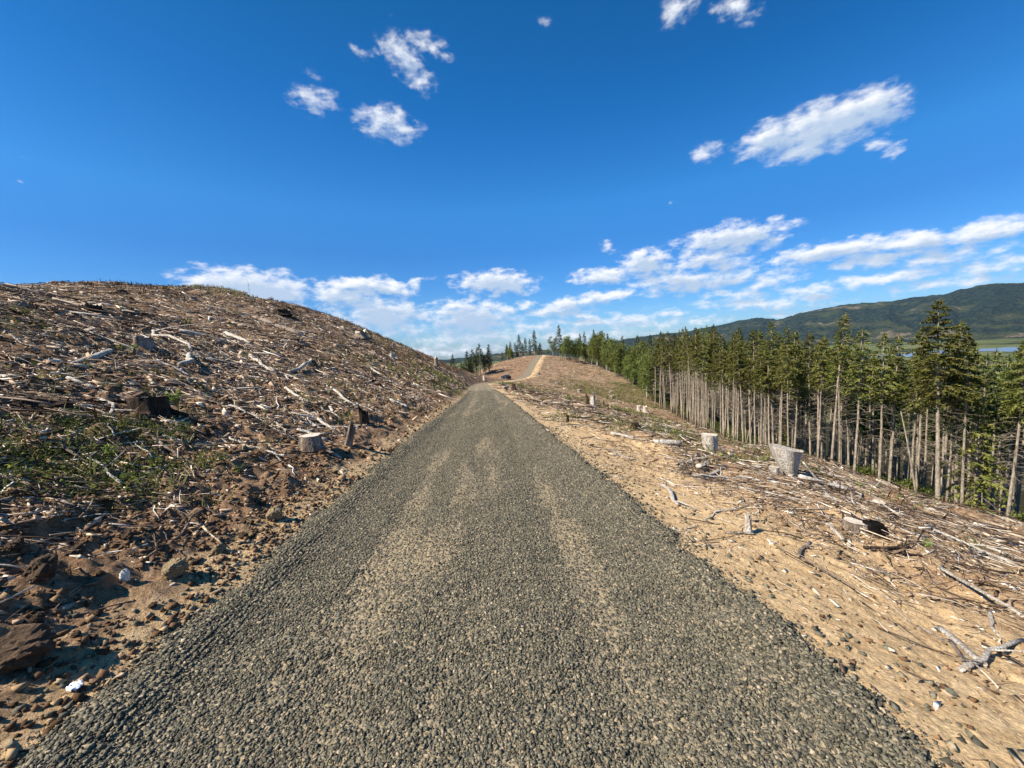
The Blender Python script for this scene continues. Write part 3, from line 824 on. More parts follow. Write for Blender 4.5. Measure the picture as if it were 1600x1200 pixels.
PROTO = {}
def proto(key, tr, cr, bark, leaf):
    a = tr.build('trunk', bark, smooth=True); b = cr.build('crown', leaf)
    PROTO[key] = (a.data, b.data)
    bpy.data.objects.remove(a); bpy.data.objects.remove(b)
for i in range(7):
    H = [20, 21, 19, 20, 18, 21, 19][i]; cb = H * [.60, .56, .63, .66, .58, .62, .68][i]
    proto(('con', i), *conifer_mesh(100 + i, H, cb, [1.9, 2.2, 1.8, 1.6, 2.1, 1.9, 1.5][i], 1.4, 34, r0=.125), TRUNK, NEEDLE)
proto(('con', 7), *conifer_mesh(120, 25, 13.0, 3.4, 1.5, 34, r0=.20, droop=.5), TRUNK, NEEDLE)
proto(('con', 8), *conifer_mesh(121, 9, 1.2, 2.2, 1.2, 6, r0=.09, droop=.55), TRUNK, NEEDLE)
for i in range(3):
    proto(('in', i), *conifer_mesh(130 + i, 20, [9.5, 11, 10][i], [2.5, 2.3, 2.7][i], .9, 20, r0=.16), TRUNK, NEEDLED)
for i in range(3):
    proto(('far', i), *conifer_mesh(140 + i, [14, 12, 16][i], [3, 1.5, 6][i], [2.9, 2.6, 2.6][i], 1.5, 8, r0=.17, droop=.3), TRUNK, NEEDLED)
for i in range(3):
    proto(('ald', i), *broadleaf_mesh(160 + i, [12, 10, 11][i], 3.2, [3, 2, 4][i], 3400, .2), ALDERB, ALDER)

def tree(name, key, x, y, s, label, cat, group, rz=None, lean=(0, 0), dz=0.0):
    e = empty(name, (x, y, gz(x, y) + dz), 0, label, cat, group)
    e.rotation_euler = (lean[1], lean[0], random.uniform(0, 6.28) if rz is None else rz)
    e.scale = s if isinstance(s, tuple) else (s, s, s)
    for nm, me in zip(('trunk', 'crown'), PROTO[key]):
        c = bpy.data.objects.new(nm, me); C.objects.link(c); c.parent = e
    return e
def rx(px, yy):
    """x of the vertical line through picture column px (taken near the horizon) at forward distance yy"""
    d = pdir(px, 650); return d[0] / d[1] * yy
G1 = 'conifers of the dense stand below the right-hand slope'
# trees of the front edge: px of the trunk, forward distance, height of the top (px), kind, width
def ztop(px, py, yy):
    d = pdir(px, py); return EYE[2] + d[2] / d[1] * yy
FRONT = [ # px, y, top py, proto, label
 (1024, 108, 527, 0, 'bare-trunked conifer at the far left end of the dense stand'), (1031, 104, 520, 3, None), (1040, 100, 524, 1, None), (1050, 97, 517, 2, None), (1058, 92, 530, 5, None),
 (1066, 90, 527, 4, None), (1075, 86, 532, 6, None), (1082, 82, 528, 0, None), (1090, 80, 536, 3, None), (1098, 74, 534, 1, None),
 (1112, 68, 517, 2, None), (1128, 66, 532, 5, None), (1137, 62, 540, 6, None), (1146, 62, 522, 0, None), (1153, 57, 536, 3, None),
 (1166, 60, 540, 1, None), (1173, 55, 532, 4, None), (1187, 52, 517, 2, None), (1199, 56, 530, 0, None), (1208, 46, 502, 5, None),
 (1216, 50, 520, 6, None), (1229, 52, 540, 3, None), (1238, 44, 514, 1, None), (1243, 46, 522, 0, None), (1268, 42, 518, 2, None),
 (1278, 46, 535, 6, None), (1285, 44, 525, 3, None), (1290, 50, 532, 4, None), (1305, 52, 540, 5, None), (1318, 50, 545, 6, None), (1329, 38, 535, 3, None),
 (1337, 32, 514, 1, 'tall conifer with a thick crown left of the pale lake water gap'), (1368, 40, 548, 6, None), (1377, 31, 520, 4, 'straight conifer with many bare side branches in front of the river'),
 (1393, 36, 545, 0, None), (1422, 33, 548, 3, None), (1427, 37, 555, 5, None), (1449, 40, 560, 6, None),
 (1473, 27, 467, 7, 'tallest, broadest conifer standing out above the dense stand'), (1502, 29, 500, 2, 'thin-topped conifer just right of the tallest one'), (1511, 27, 520, 3, None), (1537, 40, 552, 6, None),
 (1583, 25, 528, 0, None), (1591, 26, 530, 5, 'conifer nearest the right edge of the photo in the dense stand'), (1560, 36, 545, 1, None), (1622, 25, 520, 4, None)]
LAB = ['slender conifer with a long bare pale trunk at the front edge of the dense stand', 'front-edge conifer of the dense stand with dead whorled limbs below its crown']
used = []
for i, (px, yy, tp, k, lb) in enumerate(FRONT):
    x = rx(px, yy); base = gz(x, yy); top = ztop(px, tp, yy)
    H0 = {0: 20, 1: 21, 2: 19, 3: 20, 4: 18, 5: 21, 6: 19, 7: 25}[k]
    h = max(top - base, 9); s = h / H0
    wd = min(1.25, max(.75, s * 1.05)) if k != 7 else .72
    tree('conifer', ('con', k), x, yy, (wd, wd, s), lb or 'slender conifer with a long bare pale trunk at the front edge of the dense stand', 'conifer', G1, lean=(-.035 + random.uniform(-.012, .012), random.uniform(-.02, .02)))
    used.append((x, yy))
for i in range(84):
    yy = 26 + 84 * random.random() ** 1.1
    x = float(np.interp(yy, *INW)) + random.uniform(-.3, 3.2)
    if min((x - a) ** 2 + (yy - b) ** 2 for a, b in used) < 1.0: continue
    used.append((x, yy)); base = gz(x, yy); top = random.uniform(-1.0, 3.2) + (1.2 if yy > 60 else 0); k = random.randrange(7); s = max(top - base, 9) / [20, 21, 19, 20, 18, 21, 19][k]; wd = random.uniform(.6, .85)
    tree('conifer', ('con', k), x, yy, (wd, wd, s), 'thin pale-trunked conifer standing close behind the front edge of the dense stand', 'conifer', 'thin conifers close behind the front edge', lean=(-.03 + random.uniform(-.012, .012), random.uniform(-.02, .02)))
# the ranks behind
cnt = 0
for row in range(60):
    if cnt > 132: break
    for col in range(6):
        yy = random.uniform(14, 122); 
        exx = np.interp(yy, [14, 22, 30, 45, 60, 80, 110], [27, 30.5, 30, 28, 29.5, 37, 43])
        depth = random.uniform(2.5, 30) if random.random() < .7 else random.uniform(2.5, 12)
        x = exx + depth
        if abs(math.atan2(x, yy)) > math.radians(60): continue
        if min((x - a) ** 2 + (yy - b) ** 2 for a, b in used) < 1.9 ** 2: continue
        used.append((x, yy)); k = random.randrange(3)
        base = gz(x, yy); top = random.uniform(-.2, 2.6) - .16 * depth * (depth > 3) + (1.2 if yy > 60 else 0)
        px_limit = x / yy
        s = max((top - base) / 19.5, .6)
        if s > 1.7: s = 1.7
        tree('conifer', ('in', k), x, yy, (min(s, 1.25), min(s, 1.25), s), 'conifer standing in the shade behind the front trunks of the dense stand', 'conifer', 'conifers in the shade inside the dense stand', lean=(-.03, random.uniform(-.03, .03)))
        cnt += 1
mw = MB(); mwt = MB()
_me = [PROTO[('in', i)] for i in range(3)]
def _arr(me):
    v = np.empty(len(me.vertices) * 3, np.float32); me.vertices.foreach_get('co', v)
    f = [tuple(pp.vertices) for pp in me.polygons]
    q = np.array([t for t in f if len(t) == 4]); tr3 = [t for t in f if len(t) == 3]
    return v.reshape(-1, 3), q, np.array(tr3, int).reshape(-1, 3)
_in = [(_arr(a), _arr(b)) for a, b in _me]
for i in range(150):
    yy = random.uniform(12, 110); x = float(np.interp(yy, *INW)) + random.uniform(14, 58)
    if abs(math.atan2(x, yy)) > math.radians(64) or min((x - a) ** 2 + (yy - b) ** 2 for a, b in used) < 3: continue
    used.append((x, yy)); base = gz(x, yy); dd = x - float(np.interp(yy, *INW)); s = min(1.35, max(.55, (random.uniform(-2, 1) - .20 * dd - base) / 20))
    a = random.uniform(0, 6.28); Rm = np.array([[math.cos(a), -math.sin(a), 0], [math.sin(a), math.cos(a), 0], [0, 0, 1]]).T
    (tv, tq, tt3), (cv, cq, ct3) = _in[random.randrange(3)]
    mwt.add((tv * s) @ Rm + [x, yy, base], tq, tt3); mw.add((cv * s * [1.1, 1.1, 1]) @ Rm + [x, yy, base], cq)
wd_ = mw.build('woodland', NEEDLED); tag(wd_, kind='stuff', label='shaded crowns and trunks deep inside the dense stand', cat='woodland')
wd2 = mwt.build('woodland_trunks', TRUNK, wd_); wd2['kind'] = 'stuff'
# low evergreen with foliage to the ground on the right
x = rx(1532, 27); tree('young_conifer', ('con', 8), x, 27, (1.0, 1.0, 1.05), 'young drooping olive-green conifer branched to the ground under the tall trunks', 'conifer', None)
x = rx(1215, 47); tree('young_conifer', ('con', 8), x, 46, (.6, .6, .6), 'small yellow-green conifer among the bare trunks behind the big white stump', 'conifer', None)
# leaning dead poles
for (px, yy, l, lb) in [(1165, 56, (.22, .05), 'dead pole leaning right across the upright trunks'), (1440, 29, (-.16, .0), 'slim dead pole leaning left against a trunk at the foot of the stand'), (1150, 58, (-.12, 0), 'thin dead pole leaning left between upright trunks')]:
    x = rx(px, yy); mb = MB(); t_ = np.linspace(0, 1, 7); hh_ = 7.5
    mb.tube(np.stack([l[0] * t_ * hh_ , .4 * t_ ** 2, t_ * hh_ - .3], -1), np.linspace(.08, .03, 7), 7, jit=.05)
    o_ = mb.build('dead_pole', TRUNK, smooth=True); o_.location = (x, yy, gz(x, yy)); tag(o_, lb, 'dead tree', 'leaning dead poles')

# distant groups round the knoll
G2 = 'conifers left of the junction at the far end of the road'
for i, (px, yy, tp, k, w_) in enumerate([(713, 165, 553, 1, 1.15), (726, 172, 566, 1, .9), (735, 168, 548, 0, .95), (744, 172, 545, 2, 1.0), (751, 175, 542, 2, .8), (755, 170, 536, 2, 1.0), (762, 178, 553, 2, .8), (769, 172, 537, 0, .95), (738, 180, 560, 2, .8), (748, 176, 552, 2, .9)]):
    x = rx(px, yy); base = gz(x, yy); top = ztop(px, tp, yy); H0 = [14, 12, 16][k]
    lb = {713: 'bushy dark conifer leftmost in the group beside the junction', 769: 'pointed conifer rightmost in the group beside the junction'}.get(px, 'dark conifer in the small group left of the road junction')
    tree('conifer', ('far', k), x, yy, (w_, w_, max(6, top - base) / H0), lb, 'conifer', G2)
G3 = 'conifers on the knoll at the top of the road'
for i, (px, yy, tp, k, w_) in enumerate([(803, 262, 533, 1, 1.0), (817, 258, 522, 0, 1.1), (826, 262, 527, 0, .9), (833, 265, 528, 1, .9), (840, 255, 515, 0, 1.2), (849, 262, 535, 1, 1.0), (879, 215, 507, 0, 1.15), (893, 225, 528, 0, 1.0), (911, 235, 520, 0, .9), (917, 232, 517, 2, .9), (932, 228, 514, 0, 1.0), (953, 225, 520, 0, 1.0), (976, 190, 524, 0, 1.1), (999, 165, 523, 0, 1.1), (1007, 155, 530, 1, 1.2), (1018, 150, 522, 0, 1.0), (905, 240, 530, 1, .9), (945, 225, 525, 1, .9), (1034, 130, 517, 0, 1.1), (1055, 125, 520, 0, 1.2)]):
    x = rx(px, yy); base = gz(x, yy); top = ztop(px, tp, yy); H0 = [14, 12, 16][k]
    lb = {840: 'broad pointed conifer beside the top of the distant road', 879: 'tall dark conifer right of the top of the distant road', 932: 'dark pointed conifer rising above the alders on the knoll', 1034: 'dark full-crowned conifer where the alders meet the dense stand'}.get(px, 'conifer among the trees along the crest of the knoll')
    tree('conifer', ('far', k), x, yy, (w_, w_, max(5, top - base) / H0), lb, 'conifer', G3)
G4 = 'pale-stemmed alders at the edge of the far clearing'
for i, (px, yy, tp, k) in enumerate([(795, 268, 545, 0), (808, 258, 540, 1), (868, 232, 527, 0), (860, 240, 545, 1), (888, 208, 530, 2), (899, 212, 533, 0), (910, 205, 528, 1), (921, 208, 530, 2), (933, 190, 525, 0), (942, 182, 530, 2), (950, 178, 527, 0), (958, 172, 530, 1), (966, 165, 534, 2), (975, 158, 538, 0), (984, 152, 538, 1), (992, 145, 545, 0), (1001, 140, 540, 2), (1010, 132, 545, 1), (1020, 124, 545, 0), (927, 200, 527, 1), (945, 195, 525, 2), (905, 218, 530, 0), (969, 175, 532, 1), (1012, 120, 560, 2), (880, 222, 535, 1)]):
    x = rx(px, yy); base = gz(x, yy); top = ztop(px, tp, yy)
    s = max(4, top - base) / [12, 10, 11][k]
    lb = {795: 'low round light-green broadleaf tree left of the knoll conifers', 868: 'light-green broadleaf tree beside the dark conifer at the crest', 1020: 'rounded bright green broadleaf tree at the left end of the dense stand'}.get(px, 'pale-stemmed light-green alder along the edge of the far clearing')
    tree('broadleaf_tree', ('ald', k), x + random.uniform(-2, 2), yy + random.uniform(-5, 5), (min(s, 1.2), min(s, 1.2), s), lb, 'tree', G4)

for i in range(34):
    yy = 122 + 125 * random.random(); x = float(np.interp(yy, *INW)) + random.uniform(-2, 3.5); s = random.uniform(.62, .95)
    tree('broadleaf_tree', ('ald', random.randrange(3)), x, yy, (s, s, s * random.uniform(.9, 1.15)), 'pale-stemmed light-green alder along the edge of the far clearing', 'tree', G4)
for i in range(34):
    yy = random.uniform(128, 262); x = float(np.interp(yy, *INW)) + random.uniform(2, 14)
    s = random.uniform(.45, .62) if yy < 200 else random.uniform(.35, .5)
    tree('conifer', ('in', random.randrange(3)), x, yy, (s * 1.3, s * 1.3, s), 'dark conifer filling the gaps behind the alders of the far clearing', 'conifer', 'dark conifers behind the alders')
for i in range(16):
    yy = random.uniform(262, 285); x = random.uniform(-8, 24)
    tree('conifer', ('far', random.randrange(3)), x, yy, (.75, .75, random.uniform(.6, .85)), 'conifer among the trees along the crest of the knoll', 'conifer', G3)
for i in range(14):
    yy = random.uniform(165, 185); x = rx(random.uniform(706, 768), yy)
    tree('conifer', ('far', random.randrange(3)), x, yy, (.8, .8, random.uniform(.5, .75)), 'dark conifer in the small group left of the road junction', 'conifer', G2)
# shrubs at the foot of the stand
def shrub_mesh(seed, R, Hh, n_leaf, ls, stems=7):
    r = np.random.default_rng(seed); st_ = MB(); lf = MB(); tips = []
    for s in range(stems):
        a = r.uniform(0, 6.28); e = np.array([math.cos(a) * R * r.uniform(.3, .9), math.sin(a) * R * r.uniform(.3, .9), Hh * r.uniform(.6, 1)])
        st_.tube(np.array([[0, 0, -.05], e * [.4, .4, .55], e]), [.012, .008, .003], 3, cap=False); tips += [e, e * [.6, .6, .75], e * [.8, .8, .9]]
    tips = np.array(tips)
    c = tips[r.integers(0, len(tips), n_leaf)] + r.normal(0, .22, (n_leaf, 3)) * [R, R, Hh * .7]; c[:, 2] = np.abs(c[:, 2])
    u = r.normal(0, 1, (n_leaf, 3)); u[:, 2] *= .5; u /= np.linalg.norm(u, axis=1)[:, None]; v = np.cross(u, r.normal(0, 1, (n_leaf, 3))); v /= np.linalg.norm(v, axis=1)[:, None]
    l = r.uniform(.6, 1.3, (n_leaf, 1)) * ls
    V = np.stack([c - u * l, c + v * l * .5, c + u * l, c - v * l * .5], 1); lf.add(V.reshape(-1, 3), np.arange(n_leaf * 4).reshape(-1, 4))
    return st_, lf
SH = []
for i in range(3):
    a, b = shrub_mesh(200 + i, 1.3, 1.9, 900, .12); a = a.build('stems', TRUNK); b = b.build('leaves', HERB); SH.append((a.data, b.data)); bpy.data.objects.remove(a); bpy.data.objects.remove(b)
def shrub(x, y, s, label, group, k=None, name='shrub', cat='shrub', dz=0):
    e = empty(name, (x, y, gz(x, y) + dz), random.uniform(0, 6.28), label, cat, group); e.scale = (s, s, s)
    for nm, me in zip(('stems', 'leaves'), SH[random.randrange(3) if k is None else k]):
        c = bpy.data.objects.new(nm, me); C.objects.link(c); c.parent = e
for i in range(20):
    yy = random.uniform(22, 115) if i < 12 else random.uniform(24, 36); exx = np.interp(yy, [14, 22, 30, 45, 60, 80, 110], [27, 30, 29.5, 27.5, 29, 36, 42])
    shrub(exx + random.uniform(1.5, 9), yy, random.uniform(.4, .8), 'leafy green shrub growing at the foot of the dense stand', 'shrubs under the dense stand')

# ================================================================== the clearing: slash, logs, stumps, stones, plants
def zt(x, y):
    """ground or road surface, whichever is higher"""
    z = ground_z(x, y)
    s, e = side(x, y)
    rz_, _, ed = road_top(x, y)
    return np.where((e < .25) & (y < 260), np.maximum(z, rz_), z)
def off_road(x, y, marg=.05): 
    return side(x, y)[1] > marg
def litter_density(x, y):
    """0..1: how much slash lies here: little on the sandy shoulder, patchy elsewhere"""
    s, e = side(x, y)
    d = np.where(s > 0, .10 + .9 * sstep(e, .4, 3.4), sstep(e, .35, 2.4))
    d = d * (.35 + 1.0 * sstep(fbm(x * .6, y * .6, 4, 301), -.25, .25))
    return d * (inwood(x, y) < 1)

def put_sticks(mb, n_, r0, r1, l0, l1, k_rad, seg=3, flat=.93, pw=1.0, sides=None, thr=1.0, lift=.0, amax=62):
    x, y = wedge(n_, r0, r1, pw, amax)
    ok = off_road(x, y, .1) & (rng.uniform(0, 1, n_) < litter_density(x, y) * thr)
    if sides is not None: ok &= (np.sign(x - xc(y)) == sides)
    x, y = x[ok], y[ok]; k = len(x)
    ln = l0 * (l1 / l0) ** rng.uniform(0, 1, k) ** 1.3
    rad = ln * k_rad * rng.uniform(.5, 1.6, k) 
    z = ground_z(x, y) + rad * .8 + lift * rng.uniform(0, 1, k) ** 2
    R = slope_rot(x, y, rot_rand(k, flat))
    sticks(mb, np.stack([x, y, z], -1), R, ln, rad, seg, 3)
m1 = MB()      # pale sticks
put_sticks(m1, 26000, 1.6, 9, .05, .45, .018, 3, .93, thr=.8)
put_sticks(m1, 38000, 7, 26, .14, .9, .018, 3, .94, thr=.85)
put_sticks(m1, 52000, 22, 75, .4, 1.7, .022, 2, .95, thr=.9)
put_sticks(m1, 16000, 3, 22, .08, .7, .014, 3, .93, sides=-1)
put_sticks(m1, 30000, 2.5, 16, .05, .35, .014, 2, .93, sides=1)
put_sticks(m1, 30000, 20, 80, .3, 1.6, .020, 2, .93, sides=-1)
put_sticks(m1, 34000, 5, 24, .12, .9, .012, 2, .93)
put_sticks(m1, 20000, 22, 110, .4, 1.8, .018, 2, .94, sides=1)
put_sticks(m1, 36000, 60, 260, .8, 2.6, .030, 2, .95, thr=.6)
tag(m1.build('slash_sticks', WOODG), kind='stuff', label='bleached sticks and broken limbs strewn over the clearing', cat='slash')
m2 = MB()      # dark sticks and rootlets
put_sticks(m2, 30000, 1.6, 9, .04, .5, .013, 3, .88, thr=.9, lift=.06)
put_sticks(m2, 20000, 7, 26, .15, 1.1, .013, 3, .9, thr=.9, lift=.12)
put_sticks(m2, 26000, 22, 75, .4, 2.0, .018, 2, .92, thr=.9, lift=.2)
put_sticks(m2, 26000, 60, 260, .8, 3.0, .025, 2, .93, thr=.8, lift=.2)
tag(m2.build('slash_twigs', WOODD), kind='stuff', label='dark twigs and rootlets matted over the clearing', cat='slash')
# bark flakes and chips: thin angular plates
def chips(mb, n_, r0, r1, s0, s1, thr, sd=None, pw=1.0, dens=litter_density):
    x, y = wedge(n_, r0, r1, pw)
    ok = off_road(x, y, .05) & (rng.uniform(0, 1, n_) < dens(x, y) * thr + .04)
    if sd is not None: ok &= (np.sign(x - xc(y)) == sd)
    x, y = x[ok], y[ok]; k = len(x)
    s_ = s0 * (s1 / s0) ** rng.uniform(0, 1, k) ** 1.4
    z = ground_z(x, y) + s_ * .12
    sc = np.stack([s_ * rng.uniform(.8, 2.6, k), s_ * rng.uniform(.35, .9, k), s_ * rng.uniform(.12, .4, k)], -1)
    scatter(mb, protos12, np.stack([x, y, z], -1), slope_rot(x, y, rot_rand(k, .82)), sc)
m3 = MB()
chips(m3, 60000, 1.5, 8, .012, .07, .9, -1); chips(m3, 60000, 7, 24, .03, .16, .9, -1); chips(m3, 50000, 20, 90, .10, .34, .8, -1)
tag(m3.build('bark_litter', CHIP), kind='stuff', label='dark bark flakes and chips covering the left bank', cat='bark litter')
m4 = MB()
chips(m4, 80000, 1.5, 9, .008, .045, .9, 1); chips(m4, 60000, 7, 26, .02, .12, .9, 1); chips(m4, 60000, 22, 240, .10, .38, .8, 1)
tag(m4.build('chip_litter', CHIPR), kind='stuff', label='pale wood chips covering the right-hand slope', cat='bark litter')
# earth crumbs and clods of the cut bank
m5 = MB()
def crumbs(n_, r0, r1, s0, s1, band, sd):
    x, y = wedge(n_, r0, r1); s, e = side(x, y)
    ok = (e > .05) & (np.sign(s) == sd) & (rng.uniform(0, 1, n_) < np.exp(-e / band)) & (vn(x * 1.5, y * 1.5, 71) > -.25)
    x, y = x[ok], y[ok]; k = len(x); s_ = s0 * (s1 / s0) ** rng.uniform(0, 1, k) ** 2.8
    scatter(m5, protos, np.stack([x, y, ground_z(x, y) + s_ * .15], -1), rot_rand(k, .4), np.stack([s_ * 1.15, s_, s_ * .8], -1))
crumbs(110000, 1.4, 7, .003, .045, 1.8, -1); crumbs(40000, 6, 22, .015, .11, 1.3, -1); crumbs(14000, 1.4, 9, .006, .03, 3, 1)
tag(m5.build('soil_crumbs', CLOD), kind='stuff', label='crumbled brown earth along the cut bank', cat='soil')

# low herbs, grass, dead bracken
def tufts(mb, x, y, nbl, h0, h1, wd, spread=.12, lean=.6):
    k = len(x); n_ = k * nbl
    X0 = np.repeat(x, nbl) + rng.normal(0, spread, n_); Y0 = np.repeat(y, nbl) + rng.normal(0, spread, n_)
    ok = off_road(X0, Y0, .0); X0, Y0 = X0[ok], Y0[ok]; n_ = len(X0)
    Z0 = ground_z(X0, Y0) - .01
    h = rng.uniform(h0, h1, n_); a = rng.uniform(0, 6.28, n_); l = rng.uniform(0, lean, n_) * h
    B = np.stack([X0, Y0, Z0], -1); T = B + np.stack([np.cos(a) * l, np.sin(a) * l, h], -1)
    Mi = (B + T) / 2 + np.stack([0 * h, 0 * h, h * .12], -1)
    p = a + 1.57; w_ = np.stack([np.cos(p), np.sin(p), 0 * p], -1) * (wd * rng.uniform(.6, 1.4, n_))[:, None]
    V = np.stack([B - w_ * .5, B + w_ * .5, Mi + w_ * .6, T, Mi - w_ * .6], 1)
    F_ = np.array([[0, 1, 2, 4]]); G_ = np.array([[4, 2, 3]])
    o5 = (np.arange(n_) * 5)[:, None, None]
    mb.add(V.reshape(-1, 3), (F_[None] + o5).reshape(-1, 4), (G_[None] + o5).reshape(-1, 3))
def gsample(n_, r0, r1, thr=.25):
    x, y = wedge(n_, r0, r1); g_ = green(x, y)
    ok = (g_ > thr) & off_road(x, y, .15) & (rng.uniform(0, 1, n_) < g_)
    return x[ok], y[ok]
mg = MB()
x, y = gsample(30000, 4, 40, .35); tufts(mg, x, y, 6, .05, .20, .010, .07, .9)
x, y = gsample(60000, 30, 200, .2); tufts(mg, x, y, 5, .25, .8, .05, .3, .8)
x, y = wedge(5200, 3, 70); ok = off_road(x, y, .7) & (fbm(x * .5, y * .5, 3, 411) > .12); tufts(mg, x[ok], y[ok], 12, .06, .3, .010, .08, .9)
tag(mg.build('grass', GRASSM), kind='stuff', label='thin yellow-green grass coming up through the slash', cat='grass')
ml = MB()
def leaves(x, y, per, sp, hh, ls):
    n_ = len(x) * per
    X0 = np.repeat(x, per) + rng.normal(0, sp, n_); Y0 = np.repeat(y, per) + rng.normal(0, sp, n_)
    ok = off_road(X0, Y0, .2); X0, Y0 = X0[ok], Y0[ok]; n_ = len(X0)
    c = np.stack([X0, Y0, ground_z(X0, Y0) + hh * rng.uniform(0.02, 1, n_) ** 1.2], -1)
    u = rng.normal(0, 1, (n_, 3)); u[:, 2] *= .4; u /= np.linalg.norm(u, axis=1)[:, None]
    nn = rng.normal(0, .45, (n_, 3)) + [0, 0, 1]; v = np.cross(nn, u); v /= np.linalg.norm(v, axis=1)[:, None]
    l = rng.uniform(.5, 1.4, (n_, 1)) * ls
    V = np.stack([c - u * l, c + v * l * .5, c + u * l, c - v * l * .5], 1)
    ml.add(V.reshape(-1, 3), np.arange(n_ * 4).reshape(-1, 4))
x, y = gsample(11000, 3.5, 9, .35); leaves(x, y, 9, .06, .15, .020)
x, y = gsample(6000, 8, 30, .35); leaves(x, y, 8, .16, .22, .05)
x, y = gsample(9000, 30, 170, .3); leaves(x, y, 7, .5, .5, .16)
tag(ml.build('ground_cover', HERB), kind='stuff', label='low leafy green growth in patches on the bank', cat='ground cover')
mf = MB()
x, y = wedge(9000, 16, 125); s, e = side(x, y)
ridge = (s < 0) & (e > 5) & (fbm(x * .12, y * .12, 3, 77) + .55 * sstep(y, 40, 80) - .6 * (y < 42) > .15)
tufts(mf, x[ridge], y[ridge], 13, .15, .62, .035, .25, .9)
x, y = wedge(2500, 5, 60); s, e = side(x, y); ok = (e > 2.5) & (fbm(x * .5, y * .5, 3, 78) > .1)
tufts(mf, x[ok], y[ok], 12, .1, .4, .016, .12, 1.1)
tag(mf.build('dead_bracken', FERN), kind='stuff', label='rust-brown dead bracken along the crest of the left hill', cat='dead bracken')
mu = MB()
# undergrowth between the trunks
x, y = wedge(5000, 24, 130); inw = np.interp(y, [14, 22, 30, 45, 60, 80, 110], [28, 31, 31, 29, 30.5, 38, 44]); ok = (x > inw) & (x < inw + 26)
x, y = x[ok], y[ok]; x = x + 1.2; n0 = ml; ml = mu; leaves(x, y, 60, .55, 1.1, .10); ml = n0
tag(mu.build('undergrowth', HERB), kind='stuff', label='dark leafy undergrowth on the floor of the dense stand', cat='undergrowth')

# ---------------------------------------------------------------- single logs, limbs, stumps, stones
def P3(px, py):
    h = hit(px, py)
    while h is None or h[1] > 420: py += 2; h = hit(px, py)
    return h
def limb_path(a, b, crook=.05, seg=7, sag=0.0):
    t_ = np.linspace(0, 1, seg)[:, None]; L = np.linalg.norm(b - a)
    P = a + (b - a) * t_
    d = (b - a) / L; s_ = np.cross(d, [0, 0, 1.0]); s_ /= np.linalg.norm(s_) + 1e-9
    w_ = np.cumsum(rng.normal(0, crook / seg ** .5, seg)); w_ -= np.interp(np.linspace(0, 1, seg), [0, 1], [w_[0], w_[-1]])
    u_ = np.abs(np.cumsum(rng.normal(0, crook * .5 / seg ** .5, seg))); u_ -= np.interp(np.linspace(0, 1, seg), [0, 1], [u_[0], u_[-1]])
    return P + s_ * (w_ * L)[:, None] + np.array([0, 0, 1.0]) * (u_ * L)[:, None]
def log(px0, py0, px1, py1, th, label, mat_=None, name='log', cat='log', group=None, ends=True, crook=.015, twigs=0, lift=0.0, taper=.75, rough=.10):
    a, b = P3(px0, py0), P3(px1, py1)
    if a is None or b is None: return
    if b[1] > a[1] * 1.7 + 1: d_ = pdir(px1, py1); b = EYE + d_ / d_[1] * (a[1] * 1.12)
    if a[1] > b[1] * 1.7 + 1: d_ = pdir(px0, py0); a = EYE + d_ / d_[1] * (b[1] * 1.12)
    ym = (a[1] + b[1]) / 2; r = th / 601 * ym * .5
    a = np.array([a[0], a[1], float(zt(a[:1], a[1:2])[0]) + r * .7]); b = np.array([b[0], b[1], float(zt(b[:1], b[1:2])[0]) + r * .7 + lift * r * 2])
    mid = (a + b) / 2; gm_ = float(zt(mid[:1], mid[1:2])[0]) + r * .5
    P = limb_path(a, b, crook); bulge = max(0, gm_ - mid[2]); t_ = np.linspace(0, 1, len(P)); P[:, 2] += bulge * 4 * t_ * (1 - t_) * .8
    org = P[0].copy(); P = P - org
    mb = MB(); rad = r * np.linspace(1, taper, len(P)) * rng.uniform(.88, 1.1, len(P))
    mb.tube(P, rad, 10 if ends else 7, cap=True, jit=rough, oval=.8)
    for _ in range(twigs):
        i = rng.integers(1, len(P) - 1); d = P[min(i + 1, len(P) - 1)] - P[i - 1]; d /= np.linalg.norm(d)
        L = np.linalg.norm(P[-1]) * rng.uniform(.15, .45); dv = d * .7 + np.cross(d, [0, 0, 1]) * rng.choice([-1, 1]) * rng.uniform(.3, .9) + np.array([0, 0, rng.uniform(-.05, .45)])
        e = P[i] + dv * L; mb.tube(limb_path(P[i], e, .08, 5), r * np.linspace(.42, .10, 5), 5)
    M_ = mat_ or BLEACH
    if not ends:
        o_ = mb.build(name, M_, smooth=True); o_.location = org; tag(o_, label, cat, group); return o_
    e_ = empty(name, org, 0, label, cat, group)
    mb.build('bark', M_, e_, smooth=True)
    for k, sg in ((0, -1), (len(P) - 1, 1)):
        d = P[1] - P[0] if k == 0 else P[-1] - P[-2]; d /= np.linalg.norm(d)
        u = np.cross(d, [0, 0, 1]); u /= np.linalg.norm(u); v = np.cross(d, u)
        n_ = 12; th_ = np.arange(n_) * 2 * PI / n_; c = P[k] + d * sg * r * .04
        rr = rad[k] * 1.01 * rng.uniform(.9, 1.04, n_)
        ring = c + (np.cos(th_) * rr)[:, None] * u + (np.sin(th_) * rr * .8)[:, None] * v
        cm_ = MB(); cm_.add(np.vstack([ring, c + d * sg * r * .12, ring - d * sg * r * .1]), [[n_, (i + 1) % n_, i] if sg < 0 else [n_, i, (i + 1) % n_] for i in range(n_)],
                            [[i, (i + 1) % n_, n_ + 1 + (i + 1) % n_, n_ + 1 + i] for i in range(n_)])
        cm_.build('cut_end', CUT, e_)
    return e_
